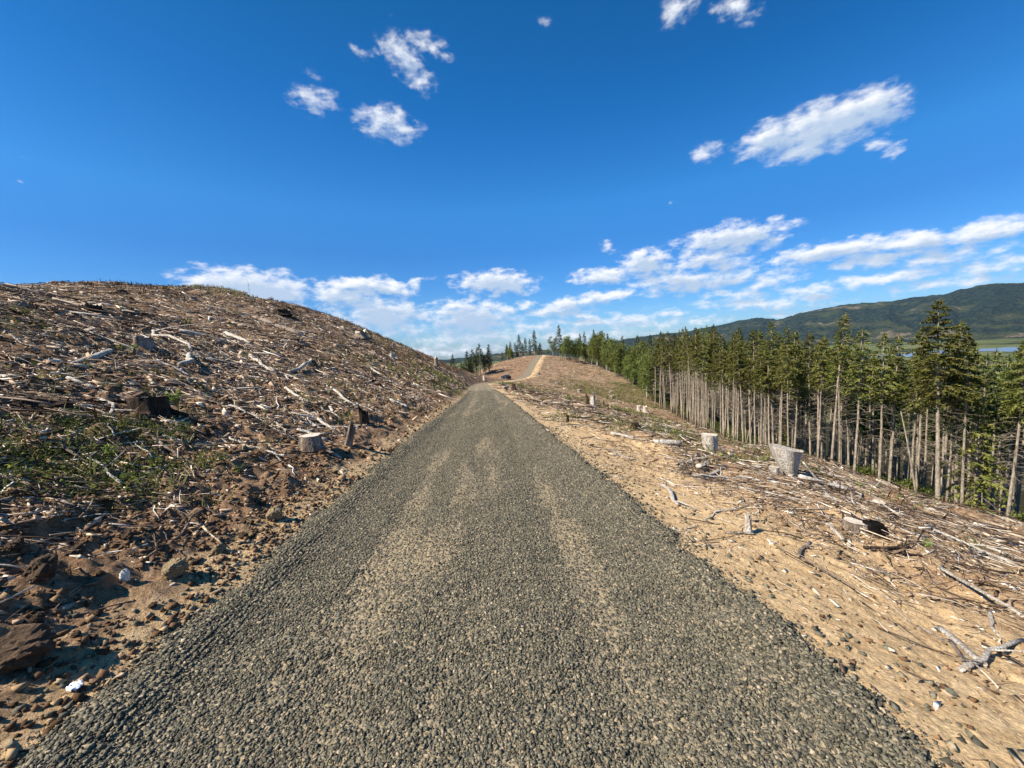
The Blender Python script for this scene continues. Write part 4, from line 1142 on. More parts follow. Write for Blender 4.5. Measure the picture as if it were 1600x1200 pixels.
def stump(px, py, w, h, label, bark=None, flare=1.35, tilt=(0, 0), top_tilt=(.0, .0), name='stump', cat='stump', group=None, jag=0.0, cut=None, roots=5, sink=.12, yy=None):
    p = P3(px, py)
    if p is None: return
    if yy is not None: p = p * 1.0
    ym = p[1]; R = w / 601 * ym * .5 * math.cos(math.atan2(p[0], p[1])) ** .0; Hh = h / 601 * ym
    e_ = empty(name, (p[0], p[1], gz(p[0], p[1])), random.uniform(0, 0.3), label, cat, group)
    e_.rotation_euler[0] = tilt[0]; e_.rotation_euler[1] = tilt[1]
    n_, k = 36, 10; th_ = np.arange(n_) * 2 * PI / n_
    lob = 1 + .07 * np.sin(th_ * 3 + rng.uniform(0, 6)) + .05 * np.sin(th_ * 5 + rng.uniform(0, 6)) + rng.normal(0, .042, n_)
    but = (np.maximum(0, np.sin(th_ * roots * .5 + rng.uniform(0, 6))) ** 2)
    jagv = np.abs(np.convolve(np.tile(rng.normal(0, 1, n_), 3), np.ones(4) / 4, 'same')[n_:2 * n_]) * 2 * jag
    V = []; t_ = np.linspace(0, 1, k)
    for j, t in enumerate(t_):
        fl = 1 + (flare - 1) * (1 - t) ** (2 if flare > 1 else 1.1) 
        rr = R * lob * (fl + .28 * but * (1 - t) ** 2.5 * (flare > 1)) * (1 + rng.normal(0, .012, n_))
        z = -sink * Hh - .02 + t * (Hh * (1 + sink))
        zz_ = z + (t > .99) * (np.cos(th_) * top_tilt[0] + np.sin(th_) * top_tilt[1]) * R + (t > .99) * jagv * Hh
        V.append(np.stack([np.cos(th_) * rr, np.sin(th_) * rr, zz_ + 0 * th_], -1))
    V = np.array(V); i = np.arange(k - 1)[:, None] * n_; j = np.arange(n_)[None]
    q = np.stack([i + j, i + (j + 1) % n_, i + n_ + (j + 1) % n_, i + n_ + j], -1).reshape(-1, 4)
    mb = MB(); mb.add(V.reshape(-1, 3), q)
    for _ in range(roots):
        a = rng.uniform(0, 6.28); L = R * rng.uniform(.9, 1.9)
        A_ = np.array([math.cos(a) * R * .8, math.sin(a) * R * .8, Hh * .15]); B_ = np.array([math.cos(a) * (R + L), math.sin(a) * (R + L), -Hh * .25 + 0])
        if flare > 1.02: mb.tube(limb_path(A_, B_, .08, 5), R * np.linspace(.26, .07, 5), 6)
    mb.build('bark', bark or STUMPB, e_, smooth=True)
    cm_ = MB(); ring = V[-1] * [1.005, 1.005, 1] + [0, 0, .003]; c = ring.mean(0)
    inner = (ring - c) * .5 + c + np.stack([0 * th_, 0 * th_, rng.normal(0, .02, n_) * Hh], -1)
    cm_.add(np.vstack([ring, inner, c]), [[i, (i + 1) % n_, n_ + (i + 1) % n_, n_ + i] for i in range(n_)], [[2 * n_, n_ + i, n_ + (i + 1) % n_] for i in range(n_)])
    cm_.build('cut_face', cut or CUT, e_)
    return e_
def rock(px, py, w, h, label, mt, name='rock', cat='rock', seed=1, group=None, tiltz=0.0):
    p = P3(px, py); ym = p[1]; R = w / 601 * ym; Hh = h / 601 * ym
    import bmesh
    bm = bmesh.new(); bmesh.ops.create_icosphere(bm, subdivisions=4, radius=.5)
    r_ = np.random.default_rng(seed)
    cuts = r_.normal(0, 1, (9, 3)); cuts /= np.linalg.norm(cuts, axis=1)[:, None]; dd = r_.uniform(.30, .44, 9)
    for v in bm.verts:
        c = np.array(v.co)
        for q_, d_ in zip(cuts, dd):
            t = c @ q_ - d_
            if t > 0: c = c - q_ * t * .9
        c = c * (1 + .30 * float(fbm(np.array([c[0] * 5 + seed]), np.array([c[1] * 5 + c[2] * 7]), 5, seed, .65)[0]))
        v.co = c
    me = bpy.data.meshes.new(name); bm.to_mesh(me); bm.free(); me.materials.append(mt)
    o_ = bpy.data.objects.new(name, me); C.objects.link(o_)
    o_.scale = (R * 1.1, R * .9, Hh * 1.15); o_.location = (p[0], p[1], gz(p[0], p[1]) + Hh * .32); o_.rotation_euler = (0, tiltz, r_.uniform(0, 6))
    return tag(o_, label, cat, group)

# --- right-hand side
stump(1234, 746, 44, 48, 'big bleached stump, wide at its top, tilted, at the brow before the dense stand', BLEACH, flare=.28, tilt=(-.10, -.10), top_tilt=(-.34, .14), roots=0, cut=BLEACH)
stump(1111, 703, 23, 27, 'square pale grey stump left of the big tilted one at the brow', BLEACH, flare=.85, tilt=(0, -.08), top_tilt=(-.15, 0), roots=3, cut=CUT)
stump(1334, 828, 30, 15, 'low grey stump with the black shadow lump on its right', STUMPB, flare=1.2, roots=5, tilt=(0, .1))
stump(1371, 797, 18, 12, 'small round sawn stump beyond the low grey one', STUMPB, flare=1.1, roots=4)
stump(1466, 806, 34, 13, 'low broad stump at the lower brow right of the smaller ones', STUMPB, flare=1.3, roots=5)
stump(1183, 733, 12, 9, 'small white stump left of the big tilted one', BLEACH, flare=1.0, roots=2, cut=BLEACH)
stump(1209, 742, 14, 16, 'small pale stump touching the foot of the big tilted one', BLEACH, flare=1.0, roots=2, cut=BLEACH)
stump(927, 636, 7, 12, 'jagged white splintered stump with a dark heart out on the clearing', BLEACH, flare=1.5, jag=.5, roots=4, cut=BLEACH)
stump(918, 632, 4, 12, 'thin dark snag just left of the splintered white stump', DARKB, flare=1.2, jag=.3, roots=3, cut=DARKB)
stump(789, 609, 7, 6, 'grey stump at the right edge of the road near the junction', STUMPB, flare=1.3)
stump(757, 595, 4, 8, 'pale post-like stump standing at the road junction', BLEACH, flare=1.0, roots=2, cut=BLEACH)
stump(887, 659, 4, 8, 'small black pointed snag on the slope right of the road', DARKB, flare=1.5, jag=.4, cut=DARKB)
stump(992, 671, 11, 8, 'dark charred stump above the pale slabs on the right slope', DARKB, flare=1.4, cut=DARKB)
stump(848, 634, 6, 5, 'small white stump close to the right road edge far off', BLEACH, flare=1.2, cut=BLEACH)
stump(998, 643, 5, 8, 'left one of two little pale stumps near the stand', BLEACH, flare=1.3, jag=.2)
stump(1008, 644, 6, 8, 'right one of two little pale stumps near the stand', BLEACH, flare=1.3, jag=.2)
stump(1169, 834, 9, 26, 'upright white splintered root on the sandy slope', BLEACH, flare=1.9, jag=.35, roots=6, cut=BLEACH)
stump(803, 609, 6, 5, 'dark upturned root wad beside the grey roadside stump', DARKB, flare=1.8, jag=.5, roots=7, cut=DARKB)
for (px, py, w, h) in [(870, 600, 5, 3), (905, 612, 6, 4), (955, 622, 6, 4), (840, 585, 6, 3), (1060, 668, 8, 5), (975, 650, 7, 4)]:
    stump(px, py, w, h, 'small dark-sided stump among the slash on the right slope', STUMPB, flare=1.4, group='small stumps on the right slope', roots=4)
R_ = [
 (1250, 753, 1335, 769, 9, 'long white barkless log right of the big tilted stump', BLEACH), (1247, 762, 1293, 770, 6, 'shorter white log lying below the long one by the tilted stump', BLEACH),
 (1022, 691, 1064, 700, 13, 'thick white slab log on the slope left of the square stump', BLEACH), (1092, 731, 1145, 716, 8, 'pale log slanting up to the right below the square stump', BLEACH),
 (1103, 740, 1134, 729, 7, 'short pale log just under the slanting one', BLEACH), (955, 682, 992, 690, 6, 'thin white log on the slope near the road', BLEACH),
 (1203, 758, 1245, 772, 7, 'crooked white limb below the tilted stump', BLEACH), (1262, 768, 1312, 795, 6, 'long crooked white root running downhill toward the low stump', BLEACH),
 (1467, 978, 1537, 1040, 13, 'pale split plank-like log pointing down to the right near the lower right', BLEACH), (1385, 800, 1460, 822, 6, 'thin pale pole beyond the low grey stump', BLEACH),
 (1478, 832, 1596, 880, 6, 'long pale pole lying downhill at the right edge', BLEACH), (1468, 905, 1596, 975, 7, 'long weathered pole in the slash at the right edge', BLEACH),
 (1362, 812, 1440, 850, 5, 'pale pole lying downhill behind the low grey stump', BLEACH)]
for a in R_: log(a[0], a[1], a[2], a[3], a[4], a[5], a[6], crook=.02)
log(1284, 757, 1254, 752, 5, 'straight pale pole leaning off the right side of the big tilted stump', BLEACH, name='branch', cat='branch', ends=False, crook=.01, lift=6)
B_ = [(1033, 760, 1060, 792, 8, 'bent white limb pointing down toward the gravel edge', BLEACH, 1),
 (1247, 872, 1266, 855, 6, 'short curved grey stick on the sand', STUMPB, 1), (1135, 833, 1180, 838, 5, 'grey limb at the foot of the splintered root', STUMPB, 1), (1030, 828, 1068, 832, 2.5, 'thin pale twig at the gravel edge', BLEACH, 1),
 (1250, 1078, 1320, 1105, 3, 'thin curved white twig lying on the gravel at lower right', BLEACH, 0), (1434, 975, 1478, 1004, 6, 'dark forked branch beside the split plank log', STUMPB, 2), (1500, 1048, 1598, 1008, 8, 'pale limb slanting up to the right edge under the plank log', BLEACH, 1),
 (1484, 1000, 1515, 1050, 7, 'short brown limb crossed under the split plank log', STUMPB, 1), (1545, 965, 1556, 995, 6, 'short white chunk of limb upright in the slash at the right', BLEACH, 0), (1180, 790, 1255, 765, 3, 'long thin tan stick reaching up toward the brow', BLEACH, 1),
 (1100, 812, 1170, 790, 3, 'long thin stick above the splintered root', BLEACH, 2), (1290, 815, 1318, 850, 9, 'curved barkless slab in front of the low grey stump', BLEACH, 0), (1350, 862, 1420, 872, 6, 'dark tangled limb below the black shadow lump', DARKB, 4),
 (1375, 868, 1440, 885, 5, 'second dark limb of the tangle below the shadow lump', DARKB, 3), (1060, 725, 1110, 722, 4, 'thin pale limb beside the slanting log', BLEACH, 2), (1152, 742, 1196, 762, 4, 'thin crooked root below the small white stump', BLEACH, 2),
 (1330, 900, 1400, 940, 3, 'long thin pale stick across the sandy slope', BLEACH, 0), (1560, 850, 1600, 868, 5, 'weathered pale stick at the far right edge', BLEACH, 1), (1215, 700, 1196, 716, 3, 'thin stick propped left of the tilted stump', BLEACH, 0)]
for a in B_: log(a[0], a[1], a[2], a[3], a[4], a[5], a[6], name='branch', cat='branch', ends=False, crook=.05, twigs=a[7])
# near-black lump added in place of the shadow beside the low stump
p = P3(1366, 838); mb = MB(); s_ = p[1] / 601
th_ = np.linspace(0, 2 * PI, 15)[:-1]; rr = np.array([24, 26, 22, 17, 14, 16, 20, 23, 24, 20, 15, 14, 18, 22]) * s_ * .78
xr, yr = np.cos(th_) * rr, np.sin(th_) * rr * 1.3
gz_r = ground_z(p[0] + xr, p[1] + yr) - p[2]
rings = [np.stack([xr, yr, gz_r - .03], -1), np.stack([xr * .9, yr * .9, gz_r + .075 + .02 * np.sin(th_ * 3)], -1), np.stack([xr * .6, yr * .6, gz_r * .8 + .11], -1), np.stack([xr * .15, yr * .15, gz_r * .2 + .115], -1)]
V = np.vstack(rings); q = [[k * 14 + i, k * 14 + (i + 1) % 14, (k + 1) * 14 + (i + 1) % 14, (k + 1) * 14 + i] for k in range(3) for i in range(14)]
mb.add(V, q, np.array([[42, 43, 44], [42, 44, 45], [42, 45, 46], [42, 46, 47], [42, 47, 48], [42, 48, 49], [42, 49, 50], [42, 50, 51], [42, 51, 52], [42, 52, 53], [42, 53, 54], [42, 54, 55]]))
shadow_m = plain('shadow_black', (.008, .007, .006), 1.0, 1.0, .06, 9, .3, 2.0, spec=0.05)
o_ = mb.build('shadow_lump', shadow_m, smooth=True); o_.location = p; tag(o_, 'jet-black lump put in for the shadow beside the low grey stump on the right slope', 'charred wood')

# --- left-hand side
stump(238, 654, 46, 28, 'broad flat-topped dark stump in the middle of the left bank', DARKB, flare=1.15, top_tilt=(.02, -.10), roots=4)
stump(226, 546, 22, 18, 'stump with a bleached left face higher up the left bank', STUMPB, flare=1.4, roots=7, jag=.1, cut=BLEACH)
stump(143, 488, 22, 10, 'dark ragged stump near the top left of the bank', DARKB, flare=1.3, jag=.25, roots=6)
stump(191, 460, 11, 5, 'small black stump close under the hill crest', DARKB, flare=1.2, cut=DARKB)
stump(440, 492, 20, 6, 'pair-like black low stump on the shoulder of the hill', DARKB, flare=1.4, jag=.2, cut=DARKB)
stump(488, 708, 30, 24, 'sawn stump near the road with an antler-like root lying on it', STUMPB, flare=1.15, roots=4)
stump(543, 698, 11, 32, 'leaning splintered grey snag near the left road edge', STUMPB, flare=1.2, tilt=(0, .30), jag=.2, roots=3, cut=BLEACH)
stump(569, 664, 13, 15, 'small dark upright root stump above the leaning snag', DARKB, flare=1.3, jag=.4, cut=DARKB)
stump(682, 573, 6, 12, 'snag on the skyline at the far lower end of the hill', STUMPB, flare=1.0, jag=.2, roots=3)
stump(565, 529, 16, 8, 'low broken stump on the sloping skyline', STUMPB, flare=1.4, jag=.3)
stump(614, 560, 9, 8, 'pale round sawn stump high on the slope near the skyline', BLEACH, flare=1.1)
stump(50, 638, 34, 12, 'mossy dark root mound at the left edge of the bank', DARKB, flare=1.6, jag=.3, roots=8, cut=DARKB)
stump(98, 645, 22, 12, 'small charred stump right of the root mound', DARKB, flare=1.4, jag=.3, cut=DARKB)
for (px, py, w, h) in [(330, 560, 15, 6), (300, 470, 13, 5), (520, 580, 10, 5), (470, 540, 12, 5), (30, 480, 15, 5)]:
    stump(px, py, w, h, 'small weathered stump half hidden in the slash of the left hill', STUMPB, flare=1.4, jag=.15, group='small stumps on the left hill', roots=5)
L_ = [
 (281, 523, 352, 538, 11, 'big white barkless log high on the left bank', BLEACH), (353, 524, 392, 541, 9, 'white wedge-ended log right of the big white one', BLEACH), (409, 503, 470, 526, 13, 'thick tan log just below the hill crest', STUMPB),
 (115, 576, 140, 562, 8, 'narrow white slab beside the broad one', BLEACH), (143, 568, 174, 553, 15, 'broad white split slab lying in the slash', BLEACH), (452, 585, 486, 564, 8, 'white split piece slanting up to the right', BLEACH), (392, 560, 430, 586, 9, 'ragged white log slanting down to the right in mid slope', BLEACH),
 (3, 622, 52, 634, 8, 'white curved piece at the left edge of the picture', BLEACH), (232, 680, 292, 708, 9, 'peeling white log below the flat-topped stump', BLEACH), (338, 690, 370, 702, 7, 'short white log right of the peeling one', BLEACH), (498, 703, 532, 718, 9, 'white split log at the foot of the sawn stump', BLEACH),
 (462, 650, 504, 672, 6, 'white log in the slash left of the leaning snag', BLEACH), (497, 662, 522, 678, 6, 'shorter white log beside the leaning snag', BLEACH), (108, 598, 148, 612, 8, 'white log above the brown bare patch', BLEACH), (0, 585, 40, 600, 7, 'white log running in from the left edge', BLEACH),
 (250, 572, 300, 592, 6, 'white pole below the bleached-faced stump', BLEACH), (505, 600, 560, 640, 6, 'long white pole slanting down toward the road', BLEACH), (580, 578, 612, 600, 5, 'white pole on the upper slope near the skyline', BLEACH), (446, 608, 476, 630, 6, 'thick white stick in mid slope', BLEACH)]
for a in L_: log(a[0], a[1], a[2], a[3], a[4] * .78, a[5], a[6], crook=.025, twigs=0)
K_ = [(240, 522, 300, 552, 5, 'long curved pale root running down from the bleached-faced stump', BLEACH, 1), (283, 578, 296, 556, 8, 'upright white splinter left of the skyline clouds', BLEACH, 0), (610, 628, 638, 640, 6, 'antler-like white fork near the road on the left', BLEACH, 5), (560, 610, 625, 636, 3, 'thin pale limb leading to the white fork', BLEACH, 0),
 (465, 678, 510, 692, 6, 'antler-like white root lying over the sawn stump', BLEACH, 5), (0, 742, 50, 738, 8, 'crooked white root at the left edge above the green patch', BLEACH, 2), (14, 745, 22, 772, 5, 'short white root hanging down at the left edge', BLEACH, 0), (222, 884, 318, 806, 5, 'dry brown forked branch with many twigs on the cut bank', STUMPB, 9),
 (255, 840, 330, 790, 3, 'thin dry branch crossing above the forked one', STUMPB, 6), (355, 812, 330, 790, 3, 'short root sticking out of the cut bank', BLEACH, 2), (245, 508, 275, 487, 7, 'dark limb propped up at an angle near the crest', STUMPB, 1), (90, 505, 130, 520, 6, 'dark limb near the ragged stump', DARKB, 1), (92, 572, 128, 592, 7, 'dark thick limb left of the white slabs', DARKB, 0),
 (165, 590, 192, 576, 6, 'dark limb below the broad slab', DARKB, 0), (60, 700, 130, 672, 7, 'dark curved limb on the bare brown patch', DARKB, 3), (0, 700, 75, 695, 5, 'pale thin limb above the green patch', BLEACH, 2), (250, 700, 310, 738, 5, 'grey pole slanting through the green patch', STUMPB, 1), (90, 795, 135, 815, 4, 'small pale root on the cut bank', BLEACH, 2),
 (155, 560, 245, 562, 3, 'thin pale stick across the slope', BLEACH, 1), (370, 575, 310, 545, 4, 'pale limb below the big white log', BLEACH, 2), (420, 668, 460, 690, 4, 'thin white stick by the sawn stump', BLEACH, 1), (350, 640, 420, 668, 4, 'long white stick in the lower slope', BLEACH, 2), (395, 700, 440, 725, 4, 'pale stick above the road bank', BLEACH, 2), (400, 850, 425, 838, 3, 'small pale stick on the gravel edge', BLEACH, 0)]
for a in K_: log(a[0], a[1], a[2], a[3], a[4], a[5], a[6], name='branch', cat='branch', ends=False, crook=.09, twigs=a[7])

TAN = plain('tan_rock', (.46, .34, .19), .95, 1.0, .06, 7, .5, 1.25); WHI = plain('white_rock', (.68, .63, .54), .9); CLM = plain('brown_clod', (.19, .12, .07), .98, 1.0, .12, 8, .45, 1.3)
rock(276, 902, 38, 30, 'tan yellowish boulder at the foot of the cut bank', TAN, seed=3)
rock(198, 914, 14, 22, 'small white pointed stone on the cut bank', WHI, seed=5)
rock(72, 915, 48, 42, 'large brown clod of earth left of the white stone', CLM, name='earth_clod', cat='clod', seed=7)
rock(30, 1042, 80, 52, 'largest dark clod of earth at the lower left edge', CLM, name='earth_clod', cat='clod', seed=9)
rock(430, 812, 24, 26, 'tan clod near the road beyond the boulder', TAN, name='earth_clod', cat='clod', seed=11)
rock(345, 862, 20, 15, 'small tan stone between the boulder and the road', TAN, seed=13)
rock(120, 880, 26, 18, 'brown clod behind the white stone', CLM, name='earth_clod', cat='clod', seed=15)
for i, (px, py, w) in enumerate([(150, 960, 16), (240, 950, 12), (60, 980, 22), (305, 880, 12), (380, 840, 14), (200, 850, 20), (30, 880, 26), (330, 830, 16), (120, 1000, 14), (410, 790, 14), (250, 860, 14), (160, 910, 12)]):
    rock(px, py, w, w * .7, 'fist-sized brown clod of earth on the cut bank', CLM, name='earth_clod', cat='clod', seed=30 + i, group='clods on the cut bank')
rock(1232, 915, 8, 5, 'small grey stone on the sand right of the gravel', STONE, seed=60)
rock(855, 637, 3, 3, 'tiny white stone at the right road edge', WHI, seed=61)
# crumpled white wrapper at the road edge
p = P3(118, 1078); mb = MB(); n_ = 11; u, v = np.meshgrid(np.linspace(-1, 1, n_), np.linspace(-1, 1, n_))
s_ = p[1] / 601 * 11
zw = (np.abs(fbm(u * 2.2 + 3, v * 2.2, 4, 55)) * 1.1 + .35 - .25 * (u * u + v * v)) * s_
V = np.stack([u * s_ * (1 - .25 * v * v), v * s_ * .8 * (1 - .3 * u * u), zw], -1).reshape(-1, 3)
V2 = V - [0, 0, .0025]
mb.add(V, grid_faces(n_, n_)); mb.add(V2, grid_faces(n_, n_)[:, ::-1])
o_ = mb.build('wrapper', plain('white_plastic', (.70, .74, .80), .4)); o_.location = (p[0], p[1], float(zt(p[:1], p[1:2])[0]) + .012); tag(o_, 'crumpled bluish-white wrapper at the lower left gravel edge', 'litter')

# plants one can tell apart
def seedling(px, py, h, label, mt, nst=6, group=None, name='seedling', nl=9, lw=.16, lean=.5):
    p = P3(px, py); s_ = h / 601 * p[1]; a_ = MB(); b_ = MB()
    for i in range(nst):
        a = rng.uniform(0, 6.28); e = np.array([math.cos(a) * lean * s_ * rng.uniform(.3, 1), math.sin(a) * lean * s_ * rng.uniform(.3, 1), s_ * rng.uniform(.6, 1)])
        P = np.array([[0, 0, -.02], e * [.3, .3, .5], e]); a_.tube(P, np.array([.018, .014, .006]) * s_ , 4, cap=False)
        for j in range(nl):
            t = rng.uniform(.3, 1); c = e * [t, t, t]; d = rng.normal(0, 1, 3) * [1, 1, .45]; d /= np.linalg.norm(d); sd = np.cross(d, [0, 0, 1]); sd /= np.linalg.norm(sd) + 1e-9
            L = s_ * lw * rng.uniform(.7, 1.5)
            b_.add(np.array([c, c + d * L * .5 + sd * L * .22, c + d * L, c + d * L * .5 - sd * L * .22]), [[0, 1, 2, 3]])
    e_ = empty(name, (p[0], p[1], gz(p[0], p[1])), 0, label, 'plant', group); a_.build('stems', TRUNK, e_); b_.build('leaves', mt, e_)
BRIGHT = leaf_mat('bright_leaves', [(0, (.10, .17, .02)), (.5, (.20, .30, .04)), (1, (.36, .45, .09))], .4)
for a in [(278, 640, 34, 'yellow-green leafy plant against the right side of the flat-topped stump', BRIGHT), (175, 718, 30, 'bright pointed-leaved shoot in the green patch', BRIGHT), (188, 765, 24, 'low bright green plant in the lower green patch', BRIGHT), (245, 735, 22, 'small bright fern in the middle of the green patch', BRIGHT),
          (150, 735, 18, 'small leafy shoot at the left of the green patch', BRIGHT), (295, 512, 18, 'bright green seedling above the big white log', HERB), (505, 576, 18, 'bushy green seedling on the mid slope', HERB), (188, 552, 12, 'tiny green seedling under the crest stumps', BRIGHT), (210, 556, 16, 'light green sprout at the foot of the bleached-faced stump', BRIGHT),
          (40, 500, 16, 'blue-green seedling near the left edge under the crest', HERB), (515, 610, 14, 'green seedling in the slash near the long white pole', HERB), (1447, 874, 17, 'lone yellow-green leafy sprig on the right slope', BRIGHT), (1388, 880, 9, 'tiny green sprout near the dark tangle', HERB), (1238, 690, 14, 'green bracken at the foot of the trunks near the tilted stump', HERB),
          (425, 452, 7, 'small round green bush on the hill skyline', HERB), (1350, 720, 20, 'green bush in front of the stand', HERB), (290, 690, 26, 'dark leafy plant right of the green patch', HERB), (375, 745, 22, 'leafy plant at the top of the cut bank', HERB)]:
    seedling(a[0], a[1], a[2], a[3], a[4], nst=9, nl=12)
def thin_stem(px, py, h, label, lean=.05, twigs=5):
    p = P3(px, py); s_ = h / 601 * p[1]; mb = MB(); t_ = np.linspace(0, 1, 6)
    P = np.stack([lean * s_ * t_, 0 * t_, s_ * t_ - .03], -1); rr = max(.006, s_ * .007); mb.tube(P, np.linspace(rr, rr * .5, 6), 5)
    for _ in range(twigs):
        i = rng.integers(2, 6); a = rng.uniform(0, 6.28); e = P[i] + np.array([math.cos(a), math.sin(a), 1]) * s_ * .09; mb.tube(np.array([P[i], e]), [rr * .5, rr * .2], 3)
    o_ = mb.build('dead_sapling', STUMPB); o_.location = (p[0], p[1], gz(p[0], p[1])); tag(o_, label, 'dead sapling')
thin_stem(393, 478, 38, 'single tall bare sapling stem sticking up on the hill skyline', -.04)
thin_stem(246, 712, 44, 'thin pale upright stem in front of the flat-topped stump', .15, 1)
thin_stem(195, 712, 34, 'thin bent stem left of the pale upright one', -.2, 2)
thin_stem(543, 515, 20, 'thin bare stem on the skyline above the bracken', .1)
thin_stem(655, 552, 18, 'leafless twiggy stem at the far end of the skyline', -.2, 8)
thin_stem(455, 468, 16, 'arching dead stem on the hill skyline', .8, 3)

# the individually placed limbs: the largest of the slash
groups = {(-1, 0): ('bleached broken limb lying on the lower left bank', 'limbs on the lower left bank'), (-1, 1): ('bleached broken limb lying high on the left hill', 'limbs high on the left hill'),
          (1, 0): ('pale broken limb lying on the right-hand slope near the road', 'limbs on the near right slope'), (1, 1): ('pale broken limb lying out on the far clearing', 'limbs on the far clearing')}
LM = [BLEACH, STUMPB, BLEACH, DARKB, BLEACH]
cnt = 0
for it in range(4000):
    if cnt >= 215: break
    a = math.radians(random.uniform(-58, 58)); far_ = random.random() < .45
    r = random.uniform(14, 60) if far_ else math.sqrt(random.uniform(3.0 ** 2, 15 ** 2))
    x0, y0 = r * math.sin(a), r * math.cos(a)
    d0 = float(litter_density(np.array([x0]), np.array([y0]))[0])
    if r < 5.5: continue
    if not bool(off_road(np.array([x0]), np.array([y0]), .9)[0]) or random.random() > d0: continue
    L = random.uniform(.5, 1.5) * (1.7 if far_ else 1.0) * min(1, r / 7 + .3); th = L * random.uniform(.010, .026) + .005
    b = random.uniform(0, PI) if random.random() < .4 else random.uniform(-.7, .5)
    P = []
    A = np.array([x0, y0]); B = A + L * np.array([math.cos(b), math.sin(b)])
    if not bool(off_road(B[:1], B[1:], .3)[0]): continue
    A3 = np.array([A[0], A[1], gz(*A) + th * .7]); B3 = np.array([B[0], B[1], gz(*B) + th * .7])
    if x0 > np.interp(y0, [14, 22, 30, 45, 60, 80, 110], [26, 29, 29, 27, 28, 36, 42]): continue
    seg = 7; P = limb_path(A3, B3, .10, seg); mid = P[:, :2]; gg = ground_z(mid[:, 0], mid[:, 1]); P[:, 2] = np.maximum(P[:, 2], gg + th * .4)
    mb = MB(); org = P[0].copy(); P = P - org
    mb.tube(P, th * np.linspace(1, .45, seg) * rng.uniform(.85, 1.15, seg), 7, jit=.12, oval=.8)
    for _ in range(random.choice([0, 1, 2, 3])):
        i = rng.integers(1, seg - 1); d = P[-1] / np.linalg.norm(P[-1]); dv = d * rng.uniform(.2, .9) + np.cross(d, [0, 0, 1]) * rng.choice([-1, 1]) * rng.uniform(.4, .9) + np.array([0, 0, rng.uniform(-.1, .5)])
        mb.tube(limb_path(P[i], P[i] + dv * L * rng.uniform(.12, .4), .08, 4), th * np.linspace(.55, .15, 4), 5)
    s = -1 if x0 < float(xc(np.array([y0]))[0]) else 1
    lb, gp = groups[(s, 1 if far_ else 0)]
    o_ = mb.build('branch', random.choice(LM), smooth=True); o_.location = org; tag(o_, lb, 'branch', gp); cnt += 1

# ---------------------------------------------------------------- the car parked beyond the junction
carp = plain('dark_car_paint', (.012, .013, .017), .25); glass = plain('car_glass', (.05, .06, .08), .08); tyre = plain('tyre_rubber', (.012, .012, .012), .9); rimm = plain('wheel_rim', (.45, .45, .47), .3); lampm = plain('tail_lamp', (.35, .02, .02), .3)
p = P3(791, 592.5)
car = empty('parked_car', (p[0], p[1], gz(p[0], p[1]) - .05), math.radians(118), 'dark car parked beside the road bend beyond the junction', 'car')
def body_mesh():
    prof = [(-2.15, .35), (-2.2, .75), (-2.1, 1.0), (-1.75, 1.08), (-1.25, 1.50), (.35, 1.55), (1.0, 1.10), (1.95, .95), (2.2, .75), (2.2, .35)]
    mb = MB(); P = np.array(prof); n_ = len(P)
    def wd(z): return .88 if z < 1.1 else .88 - (z - 1.1) * .45
    A = np.array([[x, wd(z), z] for x, z in P]); B = A * [1, -1, 1]
    c1 = np.array([[0, .88, .8]]); c2 = np.array([[0, -.88, .8]])
    V = np.vstack([A, B, c1, c2])
    q = [[i, (i + 1) % n_, n_ + (i + 1) % n_, n_ + i] for i in range(n_)]
    t1 = [[2 * n_, (i + 1) % n_, i] for i in range(n_)]; t2 = [[2 * n_ + 1, n_ + i, n_ + (i + 1) % n_] for i in range(n_)]
    mb.add(V, np.array(q)[:, ::-1], t1 + t2); return mb
bo = body_mesh().build('body', carp, car)
bv = bo.modifiers.new('bevel', 'BEVEL'); bv.width = .05; bv.segments = 2
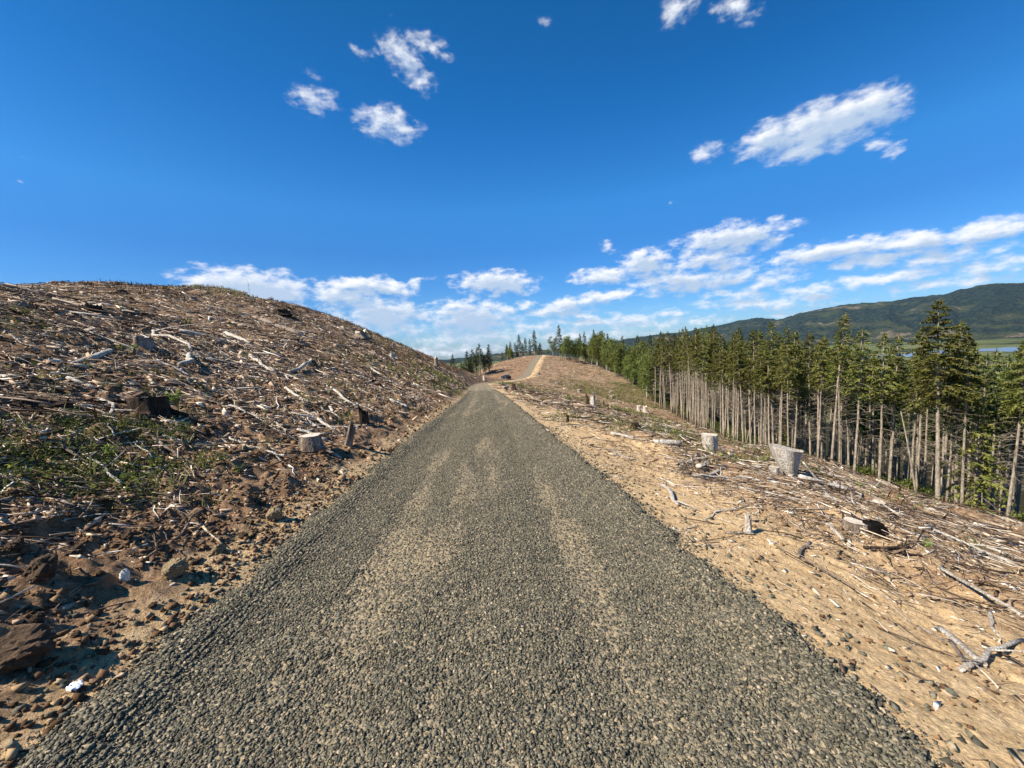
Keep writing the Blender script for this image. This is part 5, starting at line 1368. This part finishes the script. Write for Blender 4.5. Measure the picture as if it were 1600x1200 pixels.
def quad(name, pts, mt, off):
    pts = np.array(pts, float); n_ = np.cross(pts[1] - pts[0], pts[2] - pts[0]); n_ /= np.linalg.norm(n_)
    if n_ @ np.array(off) < 0: n_ = -n_
    mb = MB(); a = pts + n_ * .03; b = pts - n_ * .02
    mb.add(np.vstack([a, b]), [[0, 1, 2, 3], [7, 6, 5, 4]] + [[i, (i + 1) % 4, 4 + (i + 1) % 4, 4 + i] for i in range(4)]); mb.build(name, mt, car)
for sg in (1, -1):
    quad('side_window', [(-1.5, sg * .87, 1.14), (.75, sg * .87, 1.14), (.3, sg * .71, 1.48), (-1.2, sg * .71, 1.48)], glass, (0, sg, .3))
    quad('tail_lamp', [(-2.2, sg * .55, .78), (-2.2, sg * .85, .78), (-2.12, sg * .85, .96), (-2.12, sg * .55, .96)], lampm, (-1, 0, 0))
quad('rear_window', [(-1.70, -.7, 1.13), (-1.70, .7, 1.13), (-1.3, .6, 1.46), (-1.3, -.6, 1.46)], glass, (-1, 0, .5))
quad('windscreen', [(.98, -.75, 1.12), (.98, .75, 1.12), (.42, .62, 1.50), (.42, -.62, 1.50)], glass, (1, 0, .5))
for wx in (-1.35, 1.35):
    for sg in (1, -1):
        mb = MB(); mb.tube(np.array([[wx, sg * .70, .33], [wx, sg * .74, .33], [wx, sg * .88, .33], [wx, sg * .91, .33]]), [.29, .34, .34, .29], 20); wl = mb.build('wheel', tyre, car)
        mb = MB(); mb.tube(np.array([[wx, sg * .88, .33], [wx, sg * .925, .33]]), [.20, .17], 12); mb.build('rim', rimm, wl)

# ---------------------------------------------------------------- the air
hz = MB(); hz.box((0, 0, 300), (26000, 26000, 2 * (300 - VALLEY + 60)))
hzm, n, o = mat('valley_air')
pv = n.n('ShaderNodeVolumePrincipled', ins={'Color': (.42, .66, 1.0, 1), 'Density': 1.8e-5, 'Anisotropy': .2})
n.t.links.new(pv.outputs[0], o.inputs['Volume'])
if HAZE:
    ho = hz.build('haze', hzm); tag(ho, kind='stuff')
